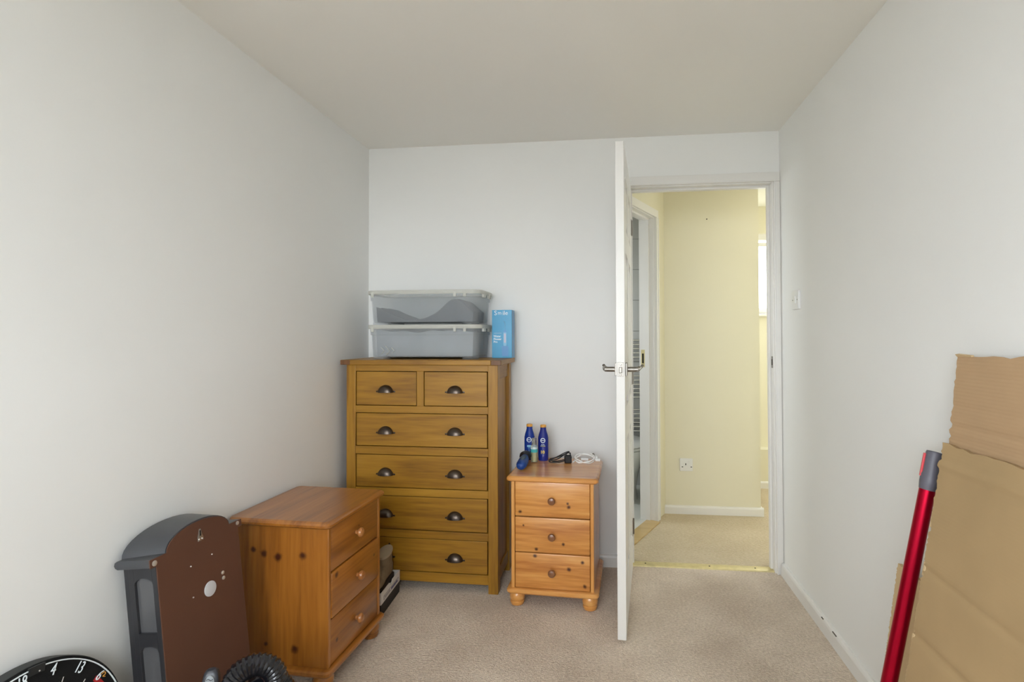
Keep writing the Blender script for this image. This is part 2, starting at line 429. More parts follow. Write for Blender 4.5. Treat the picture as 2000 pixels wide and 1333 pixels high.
for s in (-1, 1):
    face = 0.0 if s > 0 else -DT
    hd = box('lever_handle', min(face, face+s*0.008), max(face, face+s*0.008), Yn+0.030, Yn+0.082, ZH-0.026, ZH+0.026, M['chrome'], door, 0.0015)
    yc = Yn+0.056
    tube('neck', [(face+s*0.006, yc, ZH-0.001), (face+s*0.050, yc, ZH-0.001)], 0.0105, M['chrome'], hd, 16)
    pts = spline([(face+s*0.044, yc-0.008, ZH-0.001), (face+s*0.050, yc+0.01, ZH-0.001), (face+s*0.054, yc+0.04, ZH+0.004), (face+s*0.052, yc+0.075, ZH+0.001), (face+s*0.057, yc+0.102, ZH-0.001), (face+s*0.066, yc+0.118, ZH+0.010)], 6)
    nr = len(pts); rr = [0.0105 - 0.004*k/nr for k in range(nr)]
    tube('lever', pts, rr, M['chrome'], hd, 12, 0.8)
for zc in (0.22, 1.0, 1.78):
    hg = db('hinge', Yf-0.03, Yf, zc-0.04, zc+0.04, -0.0005, 0.0025, 0.0005, 'chrome')
    tube('knuckle', [(0.004, -0.016, zc-0.04), (0.004, -0.016, zc+0.04)], 0.005, M['chrome'], hg, 10)

# ------------------------------------------------------------------ structure: hall, landing and bathroom beyond
XE = 2.6
bm = bmesh.new(); add_prism(bm, [(-0.02, YH), (XE, YH), (XE, YL+T), (0.3, YL+T), (0.3, YHE), (0.381, YHE)], -0.06, 0.002, 'Z')
# carpet between strip and hall
add_box(bm, OX0, OX1, 2.90, YH, -0.06, 0.002)
struct(obj('floor_hall', bm, M['carpet_hall']), 'beige carpet in the hall beyond the doorway', 'floor')
bm = bmesh.new(); add_box(bm, -1.4, XE+T, YH, YL+T, HC, HC+0.08)
struct(obj('ceiling_hall', bm, M['hallceil']), 'white ceiling of the hall', 'ceiling')
XC = 1.008
bm = bmesh.new(); add_box(bm, 0.381, XC, YHE, YHE+T, 0, HC); add_box(bm, XC-T, XC, YHE+T, YL, 0, HC)
struct(obj('wall_hall_end', bm, M['yellow']), 'pale yellow wall facing the doorway across the hall', 'wall')
bm = bmesh.new(); add_box(bm, XR+T, XE, YH-T, YH, 0, HC)
struct(obj('wall_hall_front', bm, M['yellow']), 'yellow hall wall beside the bedroom', 'wall')
bm = bmesh.new()
w3 = (3.80, 4.36, 1.0, 2.05)  # unseen opening added to let skylight onto the landing
add_box(bm, XE, XE+T, YH-T, w3[0], 0, HC); add_box(bm, XE, XE+T, w3[1], YL+T, 0, HC); add_box(bm, XE, XE+T, w3[0], w3[1], 0, w3[2]); add_box(bm, XE, XE+T, w3[0], w3[1], w3[3], HC)
portal('sky_portal_hall_side', (XE+T+0.01, (w3[0]+w3[1])/2, (w3[2]+w3[3])/2), (pi/2, 0, pi/2), w3[1]-w3[0], w3[3]-w3[2])
struct(obj('wall_hall_right', bm, M['yellow']), 'yellow wall at the right end of the hall, with an opening added for light', 'wall')
x0, x1, z0, z1 = WIN2
bm = bmesh.new()
add_box(bm, XC-T, x0, YL, YL+T, 0, HC); add_box(bm, x1, XE, YL, YL+T, 0, HC); add_box(bm, x0, x1, YL, YL+T, 0, z0); add_box(bm, x0, x1, YL, YL+T, z1, HC)
struct(obj('wall_landing', bm, M['yellow']), 'yellow landing wall holding the bright window', 'wall')
window('window_2', 'bright white framed window on the landing past the doorway', *WIN2, YL+0.03, YL+0.09, 0.575, 2)
sill = box('trim_3', WIN2[0]-0.03, WIN2[1]+0.03, YL-0.05, YL+0.03, WIN2[2]-0.02, WIN2[2], M['gloss'], None, 0.004)
struct(sill, 'white sill board under the landing window', 'window sill')
bm = bmesh.new(); add_box(bm, XC, XE, 4.42, YL, 0, 0.305)
struct(obj('wall_bulkhead', bm, M['yellow']), 'low yellow boxed ledge under the landing window', 'wall')
skirt('baseboard_landing', 'white baseboard along the low landing ledge', (XC, 4.42), (XE, 4.42), (0, -1), 0.055)
skirt('baseboard_hall', 'white baseboard under the yellow hall wall with the socket', (0.372, YHE), (XC+0.016, YHE), (0, -1), 0.058)
skirt('baseboard_hall_side', 'white baseboard turning the corner of the yellow hall wall', (XC, YHE+0.0002), (XC, 4.404), (1, 0), 0.058)

# diagonal bathroom wall
DA = radians(25)
dv = Vector((sin(DA), cos(DA))); nb = Vector((-cos(DA), sin(DA)))   # along the wall away from the bedroom; into the bathroom
P1 = Vector((0.381, YHE))
def dpt(t, b): q = P1 - dv*t + nb*b; return (q.x, q.y)
def dbox(bm, t0, t1, b0, b1, z0, z1, bev=0):
    rings = [[(*dpt(t0, b0), z), (*dpt(t1, b0), z), (*dpt(t1, b1), z), (*dpt(t0, b1), z)] for z in (z0, z1)]
    add_loft(bm, rings)
T0, T1, TE, BZ = 0.203, 0.815, 0.86, 1.985
bm = bmesh.new(); dbox(bm, -0.03, T0-0.025, 0, T, 0, HC); dbox(bm, T1+0.025, TE, 0, T, 0, HC); dbox(bm, T0-0.025, T1+0.025, 0, T, BZ+0.025, HC)
struct(obj('wall_bath', bm, M['yellow']), 'angled yellow wall with the bathroom doorway', 'wall')
bt = thing('trim_2', 'white lining and architrave of the bathroom doorway in the hall', 'door frame', (*dpt(T0, 0), 0), kind='structure')
def dpart(name, t0, t1, b0, b1, z0, z1, mat='gloss', par=None):
    bm = bmesh.new(); dbox(bm, t0, t1, b0, b1, z0, z1)
    bmesh.ops.translate(bm, verts=bm.verts[:], vec=(-bt.location.x, -bt.location.y, 0))
    return obj(name, bm, M[mat], par or bt)
dpart('jamb', T0-0.025, T0, -0.002, T+0.002, 0, BZ+0.025); dpart('jamb', T1, T1+0.025, -0.002, T+0.002, 0, BZ+0.025)
dpart('head', T0, T1, -0.002, T+0.002, BZ, BZ+0.025)
dpart('door_stop', T0, T0+0.012, 0.030, 0.060, 0, BZ); dpart('door_stop', T0+0.012, T1, 0.030, 0.060, BZ-0.012, BZ)
dpart('architrave', T0-0.055, T0-0.006, -0.015, 0, 0, BZ+0.006); dpart('architrave', T1+0.006, TE, -0.015, 0, 0, BZ+0.006)
dpart('architrave', T0-0.055, TE, -0.015, 0, BZ+0.006, BZ+0.055)
dpart('bead', T0-0.016, T0-0.008, -0.020, -0.015, 0, BZ+0.006); dpart('bead', T0-0.055, T0-0.046, -0.019, -0.015, 0, BZ+0.006)
spb = dpart('strike_plate', T0-0.001, T0+0.0015, 0.064, 0.090, 1.005, 1.12, 'brass')
dpart('keep_hole', T0, T0+0.002, 0.071, 0.083, 1.03, 1.095, 'dark', spb)
M['oak_strip'] = wood('light_oak_strip', (176, 146, 92), (190, 162, 108), (200, 172, 120), 'X', 0.4)
bm = bmesh.new(); dbox(bm, T0+0.001, T1-0.001, -0.035, 0.055, 0.001, 0.009)
tag(obj('wooden_threshold', bm, M['oak_strip']), 'wooden threshold strip at the bathroom doorway', 'threshold strip')

# bathroom
BYE, BXL = 4.40, -1.25
M['bathfloor'] = plain('pale_vinyl_floor', (212, 212, 206), 0.4)
M['bathwall'] = plain('bathroom_white', (222, 222, 218), 0.6)
M['tile'] = plain('pale_grey_tile', (196, 196, 192), 0.2, coat=0.2, var=0.02, vscale=4)
M['grout'] = plain('grey_grout', (150, 149, 144), 0.9)
bm = bmesh.new()
pp = [(BXL, YH), dpt(TE, 0.055), dpt(T1, 0.055), dpt(T0, 0.055), dpt(0.0, T), (0.42, BYE), (BXL, BYE)]
add_prism(bm, pp, -0.06, 0.004, 'Z'); struct(obj('floor_bath', bm, M['bathfloor']), 'pale vinyl floor of the bathroom', 'floor')
bm = bmesh.new(); add_box(bm, BXL-T, 0.60, BYE, BYE+T, 0, HC); add_box(bm, 0.42, 0.52, YHE+T, BYE, 0, HC)
wb = obj('wall_bath_back', bm, M['grout']); struct(wb, 'grey tiled bathroom wall glimpsed through the narrow gap', 'wall')
tm = None
for i in range(4):
    for j in range(9):
        if tm is None:
            bmt = bmesh.new(); add_box(bmt, -0.1485, 0.1485, -0.006, 0, -0.1235, 0.1235, 0.0015, 1); o = obj('tile', bmt, M['tile'], wb, 40); tm = o.data
        else:
            o = bpy.data.objects.new('tile', tm); COL.objects.link(o); o.parent = wb
        o.location = (-0.48+0.30*i+0.05, BYE, 0.125+0.25*j)
        if j == 8: o.scale = (1, 1, 1)
bw = (3.40, 3.95, 1.25, 1.95)  # unseen opening added so daylight reaches the bathroom
bm = bmesh.new()
add_box(bm, BXL-T, BXL, YH, bw[0], 0, HC); add_box(bm, BXL-T, BXL, bw[1], BYE, 0, HC); add_box(bm, BXL-T, BXL, bw[0], bw[1], 0, bw[2]); add_box(bm, BXL-T, BXL, bw[0], bw[1], bw[3], HC)
struct(obj('wall_bath_side', bm, M['bathwall']), 'white bathroom side wall with a small opening added to let light in', 'wall')
portal('sky_portal_bathroom', (BXL-T-0.01, (bw[0]+bw[1])/2, (bw[2]+bw[3])/2), (pi/2, 0, -pi/2), bw[1]-bw[0], bw[3]-bw[2])

bm = bmesh.new(); add_box(bm, -40, 40, -40, 40, -3.1, -3.0)  # unseen ground, added so skylight bounces from below
struct(obj('ground', bm, M['bounce_ground']), 'unseen paved ground added outside to bounce skylight up to the windows', 'ground')
# flat ground stops light from below; keep the house footprint solid
bm = bmesh.new(); add_box(bm, BXL-T-0.2, XE+T, YR-T, YL+T, -3.0, -0.07)
struct(obj('wall_foundation', bm, M['grout']), 'storey of the house below the bedroom', 'wall')

# ------------------------------------------------------------------ bathroom fittings
M['ceramic'] = plain('white_ceramic', (230, 231, 230), 0.12, coat=0.4)
tr_ = thing('towel_radiator', 'chrome ladder towel radiator on the tiled bathroom wall', 'towel radiator', (0.20, BYE-0.006, 0.42))
for sx in (-0.2, 0.2): tube('upright', [(sx, -0.045, 0), (sx, -0.045, 0.80)], 0.014, M['polished'], tr_, 10)
rm = None
for z in [0.03+0.034*k for k in range(6)] + [0.30+0.034*k for k in range(6)] + [0.62+0.034*k for k in range(5)]:
    if rm is None:
        o = tube('rail', [(-0.2, 0, 0), (0.2, 0, 0)], 0.0085, M['polished'], tr_, 10); rm = o.data
    else:
        o = bpy.data.objects.new('rail', rm); COL.objects.link(o); o.parent = tr_
    o.location = (0, -0.052, z)
for sx, z in ((-0.2, 0.1), (0.2, 0.1), (-0.2, 0.7), (0.2, 0.7)): tube('bracket', [(sx, -0.045, z), (sx, 0, z)], 0.008, M['polished'], tr_, 8)
wc = thing('toilet', 'white ceramic toilet in the bathroom beyond the hall', 'toilet', (0.10, 4.02, 0.004))
def oval(cx, cy, rx, ry, z, n=24): return [(cx+rx*cos(2*pi*k/n), cy+ry*sin(2*pi*k/n), z) for k in range(n)]
bm = bmesh.new(); add_loft(bm, [oval(0, 0.06, 0.11, 0.19, 0), oval(0, 0.05, 0.10, 0.18, 0.08), oval(0, 0.02, 0.12, 0.20, 0.22), oval(0, 0, 0.175, 0.235, 0.36), oval(0, 0, 0.18, 0.24, 0.39)])
obj('pan', bm, M['ceramic'], wc, 50)
bm = bmesh.new(); add_loft(bm, [oval(0, 0, 0.18, 0.24, 0.392), oval(0, 0, 0.187, 0.247, 0.40), oval(0, 0, 0.18, 0.24, 0.41)])
obj('seat', bm, M['plastic_white'], wc, 50)
bm = bmesh.new(); add_loft(bm, [oval(0, 0, 0.176, 0.236, 0.412), oval(0, 0, 0.184, 0.244, 0.42), oval(0, 0, 0.17, 0.23, 0.435)])
obj('lid', bm, M['plastic_white'], wc, 50)
# ------------------------------------------------------------------ added hall fill lamp, and small wall fittings
m, nt, p = new_mat('fill_lamp_opal'); p.inputs['Base Color'].default_value = (0.9, 0.88, 0.82, 1)
p.inputs['Emission Color'].default_value = (1.0, 0.95, 0.86, 1); p.inputs['Emission Strength'].default_value = 3.2
M['opal'] = m
hl = thing('hall_fill_light', 'unseen round opal lamp added overhead to brighten the hall', 'ceiling light', (1.15, 3.25, HC))  # unseen lamp, added to brighten the hall walls
lathe('base', [(0.0, 0.0), (0.15, 0.0), (0.15, -0.02), (0.0, -0.02)], M['plastic_white'], hl, 24)
lathe('shade', [(0.0, -0.075), (0.06, -0.07), (0.11, -0.05), (0.14, -0.02), (0.0, -0.0205)], M['opal'], hl, 24)

def plate_local(parent, s=0.043, t=0.009, mat='plastic_white'):
    bm = bmesh.new(); add_prism(bm, rrect(-s, s, -s, s, 0.004), -t, 0, 'Y', 0.002); return obj('faceplate', bm, M[mat], parent, 40)
sw = thing('light_switch', 'white single light switch on the right wall', 'light switch', (XR, 2.609, 1.378), (0, 0, -pi/2))
plate_local(sw, 0.044, 0.011)
bm = bmesh.new(); add_prism(bm, [(-0.011, -0.0165), (0.011, -0.0165), (0.011, 0.0165), (-0.011, 0.0165)], -0.0145, -0.010, 'Y', 0.0015); obj('rocker', bm, M['plastic_white'], sw, 40)
for sx in (-0.030, 0.030):
    lathe('screw', [(0.003, -0.0125), (0.003, -0.0105)], M['screw'], sw, 8, (sx, 0, 0), 'Y')
so = thing('wall_socket', 'white single switched socket low on the yellow hall wall', 'socket', (0.520, YHE, 0.334))
plate_local(so)
rk = box('rocker', 0.014, 0.026, -0.0125, -0.008, 0.012, 0.030, M['plastic_white'], so, 0.001)
for px, pz, w, h in ((-0.004, 0.004, 0.003, 0.006), (-0.026, -0.014, 0.005, 0.0025), (0.033, -0.014, 0.005, 0.0025)):
    box('pin_hole', px-w, px+w, -0.0096, -0.0085, pz-h, pz+h, M['dark'], so)
bm = bmesh.new(); add_lathe(bm, [(0.0, -0.012), (0.004, -0.011), (0.004, -0.008), (0.0022, -0.007), (0.0022, 0.0), (0.0, 0.0)], 10, (0, 0, 0), 'Y')
sc_ = tag(obj('wall_screw', bm, M['dark'], None, 40), 'single dark screw left high in the yellow hall wall', 'screw'); sc_.location = (0.668, YHE, 2.005)

# ------------------------------------------------------------------ tall oak chest of drawers
OK = dict(dark=(122, 82, 14), mid=(154, 109, 24), light=(172, 127, 38), coat=0.05, rough=0.45)
M['oakX'] = wood('golden_oak_horizontal', axis='X', **OK)
M['oakZ'] = wood('golden_oak_vertical', axis='Z', **OK)
M['oakY'] = wood('golden_oak_depth', axis='Y', **OK)
M['oakend'] = wood('dark_end_grain', (84, 50, 22), (108, 70, 36), (124, 84, 48), 'Z', 0.5, 0.1, 2.0)
M['bronze'] = plain('dark_bronze_metal', (88, 78, 70), 0.32, metal=0.9, var=0.15, vscale=30)
CW, CD, CH = 0.7565, 0.3065, 1.1008
ca = 0.0194
cl = Vector((-0.5207 - CW/2*cos(ca), 2.483 + CW/2*sin(ca), 0))
chest = thing('chest_of_drawers', 'tall golden oak chest of drawers with dark cup handles in the corner', 'chest of drawers', cl, (0, 0, -ca))
hw = CW/2; PW = 0.047
for sx in (-1, 1):
    for y0 in (0.0, CD-0.045):
        x0 = -hw if sx < 0 else hw-PW
        box('post', x0, x0+PW, y0, y0+0.045, 0, CH-0.024, M['oakZ'], chest, 0.002)
    xs0, xs1 = (-hw+0.006, -hw+0.026) if sx < 0 else (hw-0.026, hw-0.006)
    box('side_rail', xs0, xs1+0.0, 0.045, CD-0.045, CH-0.094, CH-0.024, M['oakY'], chest, 0.002)
    box('side_rail', xs0, xs1, 0.045, CD-0.045, 0.045, 0.105, M['oakY'], chest, 0.002)
    xp = (-hw+0.014, -hw+0.022) if sx < 0 else (hw-0.022, hw-0.014)
    box('side_panel', xp[0], xp[1], 0.045, CD-0.045, 0.105, CH-0.094, M['oakZ'], chest)
rows = [(1.046, 0.878), (0.8441, 0.6811), (0.643, 0.4817), (0.4456, 0.2828), (0.2468, 0.0861)]
edges = [CH-0.024] + [v for r in rows for v in r] + [0.0416]
for k in range(0, len(edges), 2):
    box('front_rail', -hw+PW, hw-PW, 0.001, 0.03, edges[k+1], edges[k], M['oakX'], chest, 0.001)
xa = [hw-0.7094, hw-0.3981, hw-0.3636, hw-0.0492]
box('divider', xa[1], xa[2], 0.001, 0.03, rows[0][1], rows[0][0], M['oakZ'], chest, 0.001)
box('gap_shade_sheet', -hw+0.03, hw-0.03, 0.03, 0.04, 0.06, CH-0.05, M['dark'], chest)  # dark sheet painting the shade inside the drawer gaps
box('back_panel', -hw+0.03, hw-0.03, CD-0.012, CD-0.004, 0.06, CH-0.03, M['oakX'], chest)
def cup_pull(parent, x, z):
    a, h, d = 0.0385, 0.036, 0.026
    bm = bmesh.new(); nt_, np_ = 16, 7
    def surf(k):
        g = []
        for i in range(nt_+1):
            th = pi*i/nt_; row = []
            for j in range(np_+1):
                ph = (pi/2)*j/np_
                row.append(bm.verts.new((x + k*a*cos(th), -0.001 - k*d*sin(th)**0.8*sin(ph) if sin(th) > 1e-6 else -0.001, z + k*h*max(sin(th), 0)*cos(ph))))
            g.append(row)
        return g
    A, B = surf(1.0), surf(0.9)
    for G in (A, B):
        for i in range(nt_):
            for j in range(np_):
                vs = [G[i][j], G[i+1][j], G[i+1][j+1], G[i][j+1]]
                try: bm.faces.new(vs)
                except ValueError: pass
    for i in range(nt_):
        bm.faces.new((A[i][np_], A[i+1][np_], B[i+1][np_], B[i][np_]))
    bmesh.ops.remove_doubles(bm, verts=bm.verts[:], dist=1e-6)
    # flange against the drawer
    for sx in (-1, 1):
        add_box(bm, x+sx*(a+0.004)-0.006, x+sx*(a+0.004)+0.006, -0.003, 0.0, z, z+0.008, 0.001)
    return obj('cup_handle', bm, M['bronze'], parent, 50)
for r, (zt, zb) in enumerate(rows):
    g = 0.0034
    spans = [(xa[0], xa[1], [hw-0.556]), (xa[2], xa[3], [hw-0.209])] if r == 0 else [(xa[0], xa[3], [hw-0.556, hw-0.209])]
    for (x0, x1, hs) in spans:
        d = box('drawer_front', x0+g, x1-g, 0.003, 0.026, zb+g, zt-g, M['oakX'], chest, 0.0015)
        for hx_ in hs: 
            h = cup_pull(d, hx_, (zt+zb)/2-0.019); h.location.y = 0.003
ov = 0.022
box('top_board', -hw-ov+0.05, hw+ov-0.05, -ov, CD+0.004, CH-0.024, CH, M['oakX'], chest, 0.003)
for sx in (-1, 1):
    x0 = -hw-ov if sx < 0 else hw+ov-0.0497
    e = box('breadboard_end', x0, x0+0.0497, -ov+0.002, CD+0.004, CH-0.024, CH, M['oakY'], chest, 0.003)
    box('end_grain', x0+0.001, x0+0.0487, -ov, -ov+0.0035, CH-0.0235, CH-0.001, M['oakend'], e, 0.001)

# ------------------------------------------------------------------ pine bedside chests
NW, ND, NH = 0.414, 0.388, 0.585
PN = dict(dark=(176, 106, 42), mid=(212, 146, 72), light=(230, 174, 102))
PO = dict(dark=(122, 70, 16), mid=(154, 94, 28), light=(172, 110, 40))
def bedside(label, loc, rot, pal, knots_side, knots_dr, group, ajar):
    t = thing('bedside_chest', label, 'bedside chest', loc, rot, group)
    tag_ = 'warm' if pal is PN else 'orange'
    mX = wood(tag_+'_pine_horizontal', axis='X', rough=0.4, coat=0.8, **pal)
    mZ = wood(tag_+'_pine_vertical', axis='Z', rough=0.4, coat=0.8, knots=knots_side, **pal)
    w, d = NW/2, ND/2
    bw_, bd = w-0.021, d-0.014
    def moulded(name, z0, z1, flip):
        bm = bmesh.new(); rings = []
        prof = [(0.006, 0), (0.0, 0.25), (0.0, 0.55), (0.004, 0.82), (0.011, 1.0)]
        if flip: prof = [(0.004, 0), (0.0, 0.3), (0.0, 0.7), (0.005, 0.92), (0.012, 1.0)]
        for ins, f in prof:
            rings.append([(x, y, z0+(z1-z0)*f) for x, y in rrect(-w+ins, w-ins, -d+ins, d-ins*0.2, 0.018, 5)])
        add_loft(bm, rings); return obj(name, bm, mX, t, 18)
    moulded('top', NH-0.023, NH, False); moulded('plinth', 0.063, 0.085, True)
    zb, zt = 0.085, NH-0.023
    for sx in (-1, 1):
        x0 = -bw_ if sx < 0 else bw_-0.016
        box('side_panel', x0, x0+0.016, -bd, bd, zb, zt, mZ, t, 0.003)
    box('back_panel', -bw_+0.016, bw_-0.016, bd-0.008, bd-0.002, zb, zt, mX, t)
    box('gap_shade_sheet', -bw_+0.016, bw_-0.016, -bd+0.02, -bd+0.026, zb, zt, M['dark'], t)  # dark sheet standing in for shade between the drawers
    dh = (zt-zb)/3
    for k in range(3):
        z0 = zb+dh*k
        kn = [(x, -bd, z, r) for (kk, x, z, r) in knots_dr if kk == k]
        mD = wood(tag_+'_pine_drawer', axis='X', rough=0.4, coat=0.8, knots=kn, **pal)
        y0 = -bd + 0.0015 - ajar[k]
        bm = bmesh.new(); add_box(bm, -bw_+0.0175, bw_-0.0175, y0, y0+0.018, z0+0.0025, z0+dh-0.0015, 0.004, 2)
        add_box(bm, -bw_+0.03, bw_-0.03, y0+0.017, bd-0.02, z0+0.02, z0+dh-0.03)
        dr = obj('drawer', bm, mD, t, 35)
        lathe('knob', [(0.0075, 0.0), (0.0075, -0.006), (0.012, -0.010), (0.0170, -0.016), (0.0172, -0.020), (0.014, -0.0255), (0.007, -0.028), (0.0, -0.0285)], M['knob_'+tag_], dr, 18, (0, y0, z0+dh*0.5), 'Y')
    for sx in (-1, 1):
        for sy in (-1, 1):
            lathe('bun_foot', [(0.022, 0.0), (0.029, 0.004), (0.0325, 0.014), (0.0325, 0.020), (0.030, 0.022), (0.034, 0.030), (0.035, 0.042), (0.032, 0.052), (0.027, 0.063)], mX, t, 20, (sx*(w-0.042), sy*(d-0.045), 0))
    return t
M['knob_warm'] = wood('brown_turned_knob', (108, 66, 40), (128, 84, 54), (142, 98, 66), 'X', 0.3, 0.4, 2.0)
M['knob_orange'] = wood('pale_turned_knob', (150, 92, 46), (172, 112, 60), (190, 132, 78), 'X', 0.3, 0.4, 2.0)
bedside('orange pine bedside chest nearer the camera, standing sideways by the left wall', (-1.121, 1.93, 0), (0, 0, pi/2-0.05), PO,
        [(-0.186, 0.105, 0.472, 0.010), (-0.186, 0.065, 0.461, 0.012), (-0.186, 0.010, 0.452, 0.014), (-0.186, -0.085, 0.462, 0.012), (-0.186, 0.055, 0.150, 0.007), (-0.186, -0.055, 0.142, 0.013)],
        [(1, -0.14, 0.385, 0.010), (1, 0.13, 0.345, 0.006), (0, -0.13, 0.155, 0.007), (2, 0.02, 0.50, 0.004)], 'pine bedside chests', (0.0, 0.004, 0.0))
bedside('light pine bedside chest with bottles on top, beside the open door', (-0.246, 2.557, 0), (0, 0, -0.045), PN,
        [(0.186, -0.05, 0.3, 0.008)],
        [(2, 0.070, 0.470, 0.006), (2, 0.075, 0.455, 0.008), (2, -0.145, 0.425, 0.008), (1, -0.13, 0.365, 0.005), (1, 0.050, 0.290, 0.007), (1, -0.072, 0.262, 0.008), (0, -0.078, 0.232, 0.008), (0, 0.135, 0.215, 0.008), (0, 0.075, 0.180, 0.009), (0, 0.145, 0.110, 0.008)], 'pine bedside chests', (0.0, 0.0, 0.0))

# ------------------------------------------------------------------ storage bins with clothes
def frosted(name, rgb, fac, rough=0.35):
    m, nt, p = new_mat(name); N = nt.nodes.new; L = nt.links.new
    p.inputs['Base Color'].default_value = (*s2l(rgb), 1); p.inputs['Roughness'].default_value = rough
    t = N('ShaderNodeBsdfTransparent'); t.inputs['Color'].default_value = (0.95, 0.96, 0.97, 1)
    tl = N('ShaderNodeBsdfTranslucent'); tl.inputs['Color'].default_value = (*s2l(rgb), 1)
    a = N('ShaderNodeMixShader'); a.inputs[0].default_value = 0.55; L(p.outputs[0], a.inputs[1]); L(tl.outputs[0], a.inputs[2])
    b = N('ShaderNodeMixShader'); b.inputs[0].default_value = fac; L(t.outputs[0], b.inputs[1]); L(a.outputs[0], b.inputs[2])
    L(b.outputs[0], nt.nodes['Material Output'].inputs['Surface']); return m
M['frost'] = frosted('frosted_clear_plastic', (230, 232, 233), 0.24)
M['lid'] = frosted('milky_lid_plastic', (238, 238, 232), 0.9)
M['cloth_grey'] = plain('grey_fabric', (166, 170, 173), 0.95, spec=0.1, bump=0.4, bscale=300, var=0.10, vscale=10)
M['cloth_dark'] = plain('dark_grey_fabric', (84, 90, 96), 0.95, spec=0.1, bump=0.4, bscale=300, var=0.12, vscale=12)
M['cloth_white'] = plain('white_fabric', (206, 206, 202), 0.95, spec=0.1, bump=0.4, bscale=300, var=0.05, vscale=12)
BW, BD = 0.285, 0.146
def bin_(label, z):
    t = thing('storage_bin', label, 'storage bin', (-0.912, 2.694, z), (0, 0, 0), 'clear storage bins on the chest')
    def ring(ix, z): return [(x, y, z) for x, y in rrect(-BW+ix, BW-ix, -BD+ix, BD-ix, 0.045, 6)]
    bm = bmesh.new()
    add_loft(bm, [ring(0.016, 0.010), ring(0.012, 0.014), ring(0.006, 0.118), ring(0.002, 0.122), ring(0.0, 0.158),
                  ring(0.003, 0.158), ring(0.005, 0.123), ring(0.009, 0.119), ring(0.015, 0.017), ring(0.019, 0.013)])
    obj('tub', bm, M['frost'], t, 35)
    for sx in (-1, 1):
        for sy in (-1, 1):
            cx, cy = sx*(BW-0.055), sy*(BD-0.055)
            bm = bmesh.new(); add_prism(bm, rrect(cx-0.04, cx+0.04, cy-0.04, cy+0.04, 0.03), 0.0, 0.012, 'Z', 0.001); obj('foot', bm, M['frost'], t, 35)
    bm = bmesh.new()
    def lr(ix, z): return [(x, y, z) for x, y in rrect(-BW-0.010+ix, BW+0.010-ix, -BD-0.006+ix, BD+0.006-ix, 0.052, 6)]
    add_loft(bm, [lr(0.002, 0.151), lr(0.0, 0.154), lr(0.0, 0.168), lr(0.003, 0.171), lr(0.012, 0.171), lr(0.012, 0.160)], True, True)
    ld = obj('lid_rim', bm, M['lid'], t, 35)
    bm = bmesh.new(); add_loft(bm, [lr(0.0125, 0.164), lr(0.0125, 0.166)]); obj('lid_panel', bm, M['frost'], t)
    for cx in (-0.255, 0.165, 0.215):
        box('clip', cx-0.007, cx+0.007, -BD-0.0075, -BD+0.001, 0.136, 0.160, M['lid'], t, 0.002)
    for cy in (-0.06, 0.06):
        box('clip', BW-0.001, BW+0.0115, cy-0.02, cy+0.02, 0.136, 0.160, M['lid'], t, 0.002)
    return t
B0 = CH+0.0003
lowb = bin_('lower clear plastic storage bin standing on the tall oak chest', B0)
for k, (cx_, sz) in enumerate(((-0.205, 0.018), (-0.178, 0.024), (-0.152, 0.016))):
    bm = bmesh.new(); add_tube(bm, [(cx_-sz*0.55, -BD+0.0085, 0.042+sz), (cx_+sz*0.35, -BD+0.0095, 0.042), (cx_-sz*0.45, -BD+0.0105, 0.042-sz*0.9)], 0.0028, 6, True, 0.6)
    obj('moulded_chevron', bm, M['lid'], lowb, 50)
bin_('upper clear plastic storage bin stacked on top of the other', B0+0.1715)
def cloth(name, label, mat, fx, cx, z, nx=28, ny=14, x0=-0.25, x1=0.25):
    """heap with its height given by fx(u,v)"""
    bm = bmesh.new(); top = []; 
    for i in range(nx+1):
        row = []
        for j in range(ny+1):
            u, v = i/nx, j/ny
            x = x0+(x1-x0)*u; y = -0.115+0.23*v
            row.append((x, y, fx(u, v)))
        top.append(row)
    V = [[bm.verts.new(p) for p in r] for r in top]; Bt = [[bm.verts.new((p[0]*0.98, p[1]*0.98, 0)) for p in r] for r in top]
    for i in range(nx):
        for j in range(ny):
            bm.faces.new((V[i][j], V[i+1][j], V[i+1][j+1], V[i][j+1])); bm.faces.new((Bt[i][j], Bt[i][j+1], Bt[i+1][j+1], Bt[i+1][j]))
    for i in range(nx):
        bm.faces.new((V[i][0], Bt[i][0], Bt[i+1][0], V[i+1][0])); bm.faces.new((V[i][ny], V[i+1][ny], Bt[i+1][ny], Bt[i][ny]))
    for j in range(ny):
        bm.faces.new((V[0][j], V[0][j+1], Bt[0][j+1], Bt[0][j])); bm.faces.new((V[nx][j], Bt[nx][j], Bt[nx][j+1], V[nx][j+1]))
    o = obj(name, bm, mat, None, 60); o.location = (-0.912, 2.694, z)
    return tag(o, label, 'clothing')
wob = lambda u, v, k: 0.004*sin(u*23+k)+0.004*sin(v*17+u*9+k)
cloth('folded_clothes', 'grey clothes filling the lower storage bin', M['cloth_grey'], lambda u, v: 0.125+wob(u, v, 1), 0, B0+0.014)
cloth('folded_clothes', 'dark grey garment mounded in the upper storage bin', M['cloth_dark'],
      lambda u, v: max(0.012, 0.004 + 0.065*math.exp(-((u-0.0)/0.22)**2) + 0.105*math.exp(-((u-0.82)/0.20)**2)) + wob(u, v, 2), 0, B0+0.1715+0.014)

